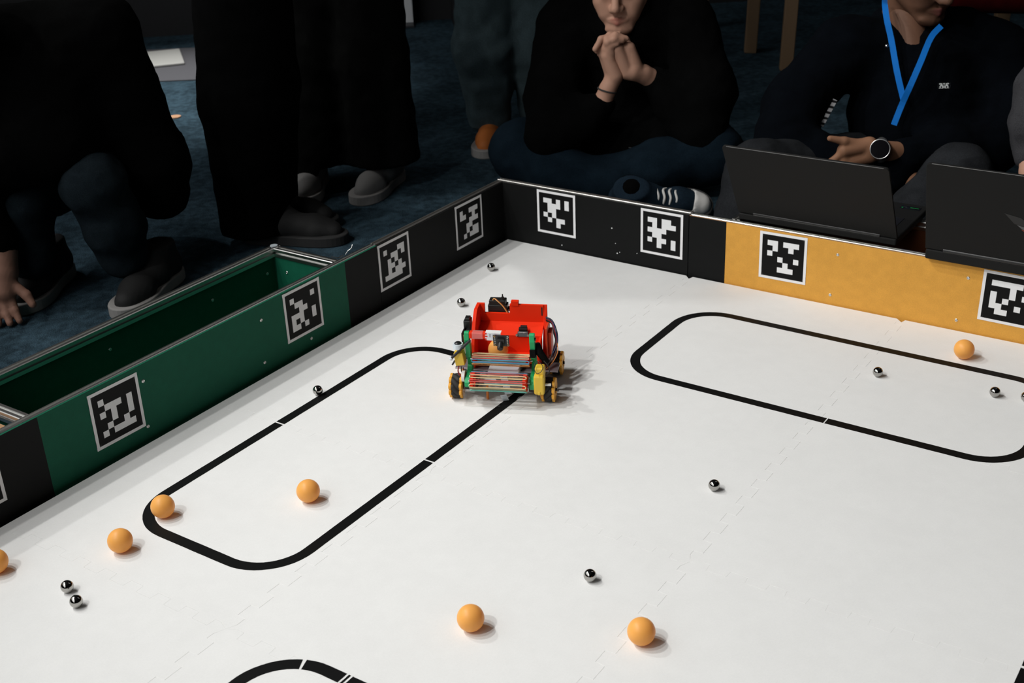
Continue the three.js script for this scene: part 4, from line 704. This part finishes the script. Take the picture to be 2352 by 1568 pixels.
// --- standing people: full figures, of whom the photograph shows the legs
function stander(label, { hem, knee, hip, legs, top, topMat, legMat, shoeMat, soleMat, shoes, az, hemR = 0.1, kneeR = 0.085, hipR = 0.1, tall = 1.7, fold = 0.006, opts = {} }) {
  const p = thing('person', label, 'person'), cx = (hip[0][0] + hip[1][0]) / 2, cz = (hip[0][2] + hip[1][2]) / 2, hy = Math.max(hip[0][1], hip[1][1]);
  const caps = []; hem.forEach((h, i) => caps.push(...chain([[...hip[i]], [...knee[i]], [...h]], [hipR, kneeR, hemR])));
  caps.push([hip[0], hip[1], 0.1, 0.1], [[cx, hy, cz], [cx, hy + 0.08, cz], 0.13, 0.12]);
  mesh('trousers', blob(caps, { k: 0.03, cell: 0.011, fold, freq: 13, cut: (x, y, z) => Math.min(...hem.map((h) => (Math.hypot(x - h[0], z - h[2]) < 0.22 ? h[1] - 0.012 - y : -1)).concat(1)) === 1 ? -1 : Math.max(...hem.map((h) => (Math.hypot(x - h[0], z - h[2]) < 0.2 ? h[1] - 0.012 - y : -1))) }), legMat, p);
  const sh = tall * 0.82, s = V(Math.cos(az), 0, -Math.sin(az)), f = V(Math.sin(az), 0, Math.cos(az)), at = (a, b, y) => [cx + s.x * a + f.x * b, y, cz + s.z * a + f.z * b];
  mesh(top, blob([[at(0, 0, hy + 0.02), at(0, 0, sh - 0.12), 0.14, 0.15], [at(-0.15, 0, sh - 0.02), at(0.15, 0, sh - 0.02), 0.07, 0.07], ...chain([at(-0.19, 0, sh - 0.02), at(-0.24, 0.0, sh - 0.3), at(-0.2, 0.1, sh - 0.5)], [0.068, 0.056, 0.045]), ...chain([at(0.19, 0, sh - 0.02), at(0.24, 0.0, sh - 0.3), at(0.2, 0.1, sh - 0.5)], [0.068, 0.056, 0.045])], { k: 0.05, cell: 0.018, fold: 0.004 }), topMat, p);
  const ho = at(0, 0.02, tall - 0.11);
  const hand = (q) => chain([at(q * 0.2, 0.1, sh - 0.5), at(q * 0.19, 0.13, sh - 0.57), at(q * 0.18, 0.15, sh - 0.64), at(q * 0.17, 0.16, sh - 0.69)], [0.028, 0.03, 0.024, 0.012]);
  body(p, [headGeo(ho, az, 0.15, 0, SKIN, LIP, 0.007), hands(hand(-1), SKIN, 0.007), hands(hand(1), SKIN, 0.007)]); mesh('hair', hairGeo(ho, az, 0.15, 0), C.hairD, p);
  shoes.forEach(([pos, a]) => shoe(p, pos, a, shoeMat, soleMat, opts));
  return p;
}
stander('person standing in faded wide blue jeans with rust-coloured shoes', { hem: [[-0.563, 0.055, -0.747], [-0.45, 0.045, -0.885]], knee: [[-0.56, 0.3, -0.73], [-0.442, 0.3, -0.86]], hip: [[-0.555, 0.84, -0.79], [-0.43, 0.84, -0.88]], legMat: C.denimPale, top: 'hoodie', topMat: C.grey, shoeMat: C.rustShoe, soleMat: C.offWhite, shoes: [[[-0.545, GROUND, -0.73], 0.45], [[-0.44, GROUND, -0.86], 0.5]], az: 0.5, hemR: 0.07, kneeR: 0.095, hipR: 0.1, fold: 0.007 });
stander('person standing in wide charcoal jeans with pale grey sneakers', { hem: [[-0.592, 0.075, -0.235], [-0.77, 0.06, -0.13]], knee: [[-0.6, 0.36, -0.235], [-0.785, 0.36, -0.19]], hip: [[-0.64, 0.84, -0.3], [-0.76, 0.84, -0.24]], legMat: C.charcoal, top: 'coat', topMat: C.jet, shoeMat: C.shoeGrey, soleMat: C.offWhite, shoes: [[[-0.58, GROUND, -0.21], 0.25], [[-0.765, GROUND, -0.1], 0.55]], az: 0.5, hemR: 0.112, kneeR: 0.1, hipR: 0.1, fold: 0.006 });
stander('person standing in loose black trousers and black boots beside the green goal box', { hem: [[-0.6, 0.03, 0.3], [-0.68, 0.03, 0.18]], knee: [[-0.588, 0.37, 0.29], [-0.665, 0.37, 0.17]], hip: [[-0.575, 0.84, 0.26], [-0.63, 0.84, 0.17]], legMat: C.jet, top: 'coat', topMat: C.jet, shoeMat: C.shoeBlack, soleMat: C.rubber, shoes: [[[-0.53, GROUND, 0.265], 2.0], [[-0.64, GROUND, 0.16], 1.8]], az: 2.0, hemR: 0.09, kneeR: 0.112, hipR: 0.11, fold: 0.004 });
stander('person standing far back in khaki grey trousers and brown-soled shoes', { hem: [[-1.078, 0.04, -0.535], [-1.19, 0.04, -0.47]], knee: [[-1.066, 0.3, -0.545], [-1.19, 0.3, -0.48]], hip: [[-1.06, 0.84, -0.56], [-1.18, 0.84, -0.5]], legMat: C.khaki, top: 'pullover', topMat: C.charcoal, shoeMat: C.shoeGrey, soleMat: C.brown, shoes: [[[-1.07, GROUND, -0.51], 0.5], [[-1.18, GROUND, -0.44], 0.4]], az: 0.5, hemR: 0.07, kneeR: 0.08 });
// --- crouching by the green box
{
  const p = thing('person', 'person crouching in a black coat and dark jeans, reaching down to the carpet', 'person');
  const o = [-0.755, 0.72, 0.93];
  body(p, [headGeo(o, 0.9, 0.7, 0, SKIN, LIP, 0.006), hands([...chain([[-0.76, 0.16, 0.93], [-0.752, 0.1, 0.95], [-0.742, 0.06, 0.965]], [0.03, 0.03, 0.026]), ...chain([[-0.735, 0.05, 0.96], [-0.715, 0.02, 0.968], [-0.7, -0.002, 0.972]], [0.011, 0.009, 0.008]), ...chain([[-0.742, 0.045, 0.972], [-0.726, 0.012, 0.984], [-0.712, -0.004, 0.99]], [0.011, 0.009, 0.008]), ...chain([[-0.752, 0.045, 0.978], [-0.742, 0.012, 0.998], [-0.732, -0.004, 1.006]], [0.011, 0.009, 0.008]), ...chain([[-0.764, 0.05, 0.975], [-0.76, 0.018, 0.995], [-0.754, -0.004, 1.004]], [0.01, 0.0085, 0.0075]), ...chain([[-0.73, 0.075, 0.95], [-0.7, 0.05, 0.94], [-0.684, 0.03, 0.94]], [0.013, 0.011, 0.009])], SKIN, 0.004)]);
  mesh('hair', hairGeo(o, 0.9, 0.7, 0), C.hairD, p);
  mesh('coat', blob([[[-0.88, 0.28, 0.56], [-0.8, 0.5, 0.66], 0.15, 0.16], [[-0.84, 0.58, 0.82], [-0.65, 0.6, 0.66], 0.09, 0.09], [[-0.72, 0.52, 0.74], [-0.68, 0.38, 0.79], 0.12, 0.085], [[-0.69, 0.37, 0.79], [-0.745, 0.36, 0.86], 0.085, 0.08], ...chain([[-0.65, 0.6, 0.65], [-0.635, 0.46, 0.62], [-0.6, 0.29, 0.585], [-0.605, 0.2, 0.575]], [0.085, 0.075, 0.068, 0.06]), ...chain([[-0.85, 0.56, 0.84], [-0.83, 0.36, 0.94], [-0.767, 0.17, 0.93]], [0.085, 0.065, 0.042]), [[-0.68, 0.4, 0.62], [-0.66, 0.22, 0.6], 0.1, 0.07]], { k: 0.05, cell: 0.013, fold: 0.006 }), C.jet, p);
  mesh('jeans', blob([...chain([[-0.82, 0.25, 0.6], [-0.6, 0.285, 0.775], [-0.597, 0.18, 0.745], [-0.6, 0.1, 0.73]], [0.09, 0.068, 0.066, 0.06]), ...chain([[-0.88, 0.24, 0.62], [-0.785, 0.235, 0.85], [-0.795, 0.1, 0.85]], [0.09, 0.066, 0.06])], { k: 0.03, cell: 0.01, fold: 0.007, freq: 14 }), C.denimGrey, p);
  shoe(p, [-0.575, GROUND, 0.675], 0.35, C.shoeBlack, C.offWhite); shoe(p, [-0.835, GROUND, 0.79], 0.5, C.shoeBlack, C.offWhite);
}

// ---------------------------------------------------------------- things standing about the hall
{
  const g = thing('standing_sign', 'white standing sign with a blue corner against the dark back wall', 'sign', [-2.2, GROUND, -2.03]); g.rotation.y = 0.698;
  mesh('sign_panel', box(0.5, 1.6, 0.02, 0, 0.81, 0, 0.003), mat(lin(0.78, 0.8, 0.82), 0.6), g);
  mesh('sign_corner', extrude([[-0.25, 0], [0.06, 0], [-0.25, 0.12]], 0.001).translate(0, 0.011, 0.0102), mat(lin(0.03, 0.32, 0.62), 0.6), g);
  mesh('sign_foot', box(0.5, 0.01, 0.16, 0, 0.005, 0, 0.002), M.frame, g);
}
{
  const g = thing('display_case', 'black case with pale printed strips by the back wall', 'case', [-1.67, GROUND, -2.4]); g.rotation.y = 0.698;
  mesh('case_body', box(0.42, 0.7, 0.2, 0, 0.35, 0, 0.004), mat(lin(0.006, 0.006, 0.008), 0.6), g);
  for (const [x, y, w, h] of [[0.0, 0.06, 0.05, 0.1], [0.09, 0.05, 0.035, 0.08], [0.12, 0.2, 0.14, 0.03]]) mesh('pale_strip', box(w, h, 0.003, x, y, 0.1015, 0, [0, 0, -0.15]), mat(lin(0.3, 0.3, 0.3), 0.7), g);
}
{
  const g = thing('wooden_table', 'wooden table with tan legs in the shadow behind the seated people', 'table', [-0.2, GROUND, -2.28]); g.rotation.y = 0.45;
  const wood = mat(lin(0.2, 0.125, 0.065), 0.6, 0, { bump: 0.0004 });
  mesh('table_top', box(1.3, 0.04, 0.9, 0.25, 0.74, -0.15, 0.004), wood, g);
  for (const [x, z] of [[-0.1, -0.06], [0.026, 0.246], [-0.3, -0.55], [0.8, -0.55], [0.8, 0.24]]) mesh('leg', box(0.05, 0.73, 0.05, x, 0.365, z, 0.004, [0, 0, -0.03]), wood, g);
}
{
  const g = thing('padded_chair', 'dark red padded chair in shadow behind the lanyard wearer', 'chair', [0.8, GROUND, -1.8]); g.rotation.y = 0.3;
  mesh('seat', box(0.46, 0.12, 0.46, 0, 0.42, 0, 0.05), cloth(lin(0.035, 0.002, 0.0025)), g); mesh('backrest', box(0.46, 0.5, 0.1, 0, 0.68, -0.22, 0.045), cloth(lin(0.035, 0.002, 0.0025)), g);
  for (const x of [-0.19, 0.19]) for (const z of [-0.19, 0.19]) mesh('leg', cyl(0.014, 0.018, 0.37, 'y', x, 0.185, z, 10), M.frame, g);
}
{
  const g = thing('floor_mat', 'grey mat lying on the blue carpet', 'mat', [-2.42, GROUND, -0.98]); g.rotation.y = 0.62;
  mesh('mat_sheet', box(0.9, 0.006, 0.62, -0.12, 0.003, -0.1, 0.002), mat(lin(0.085, 0.085, 0.095), 0.9, 0, { bump: 0.0005 }), g);
}
{
  const g = thing('white_board', 'white rounded board lying on the grey mat', 'board', [-2.62, GROUND + 0.0065, -1.02]); g.rotation.y = 0.9;
  mesh('board_sheet', box(0.4, 0.012, 0.3, 0, 0.006, 0, 0.005), mat(lin(0.42, 0.42, 0.4), 0.6), g);
}
tag(mesh('tan_disc', cyl(0.022, 0.022, 0.004, 'y', -1.781, GROUND + 0.002, -0.483, 20), mat(lin(0.55, 0.3, 0.17), 0.6)), 'small flat tan disc lying on the lit carpet', 'disc');

renderer.render(scene, camera);
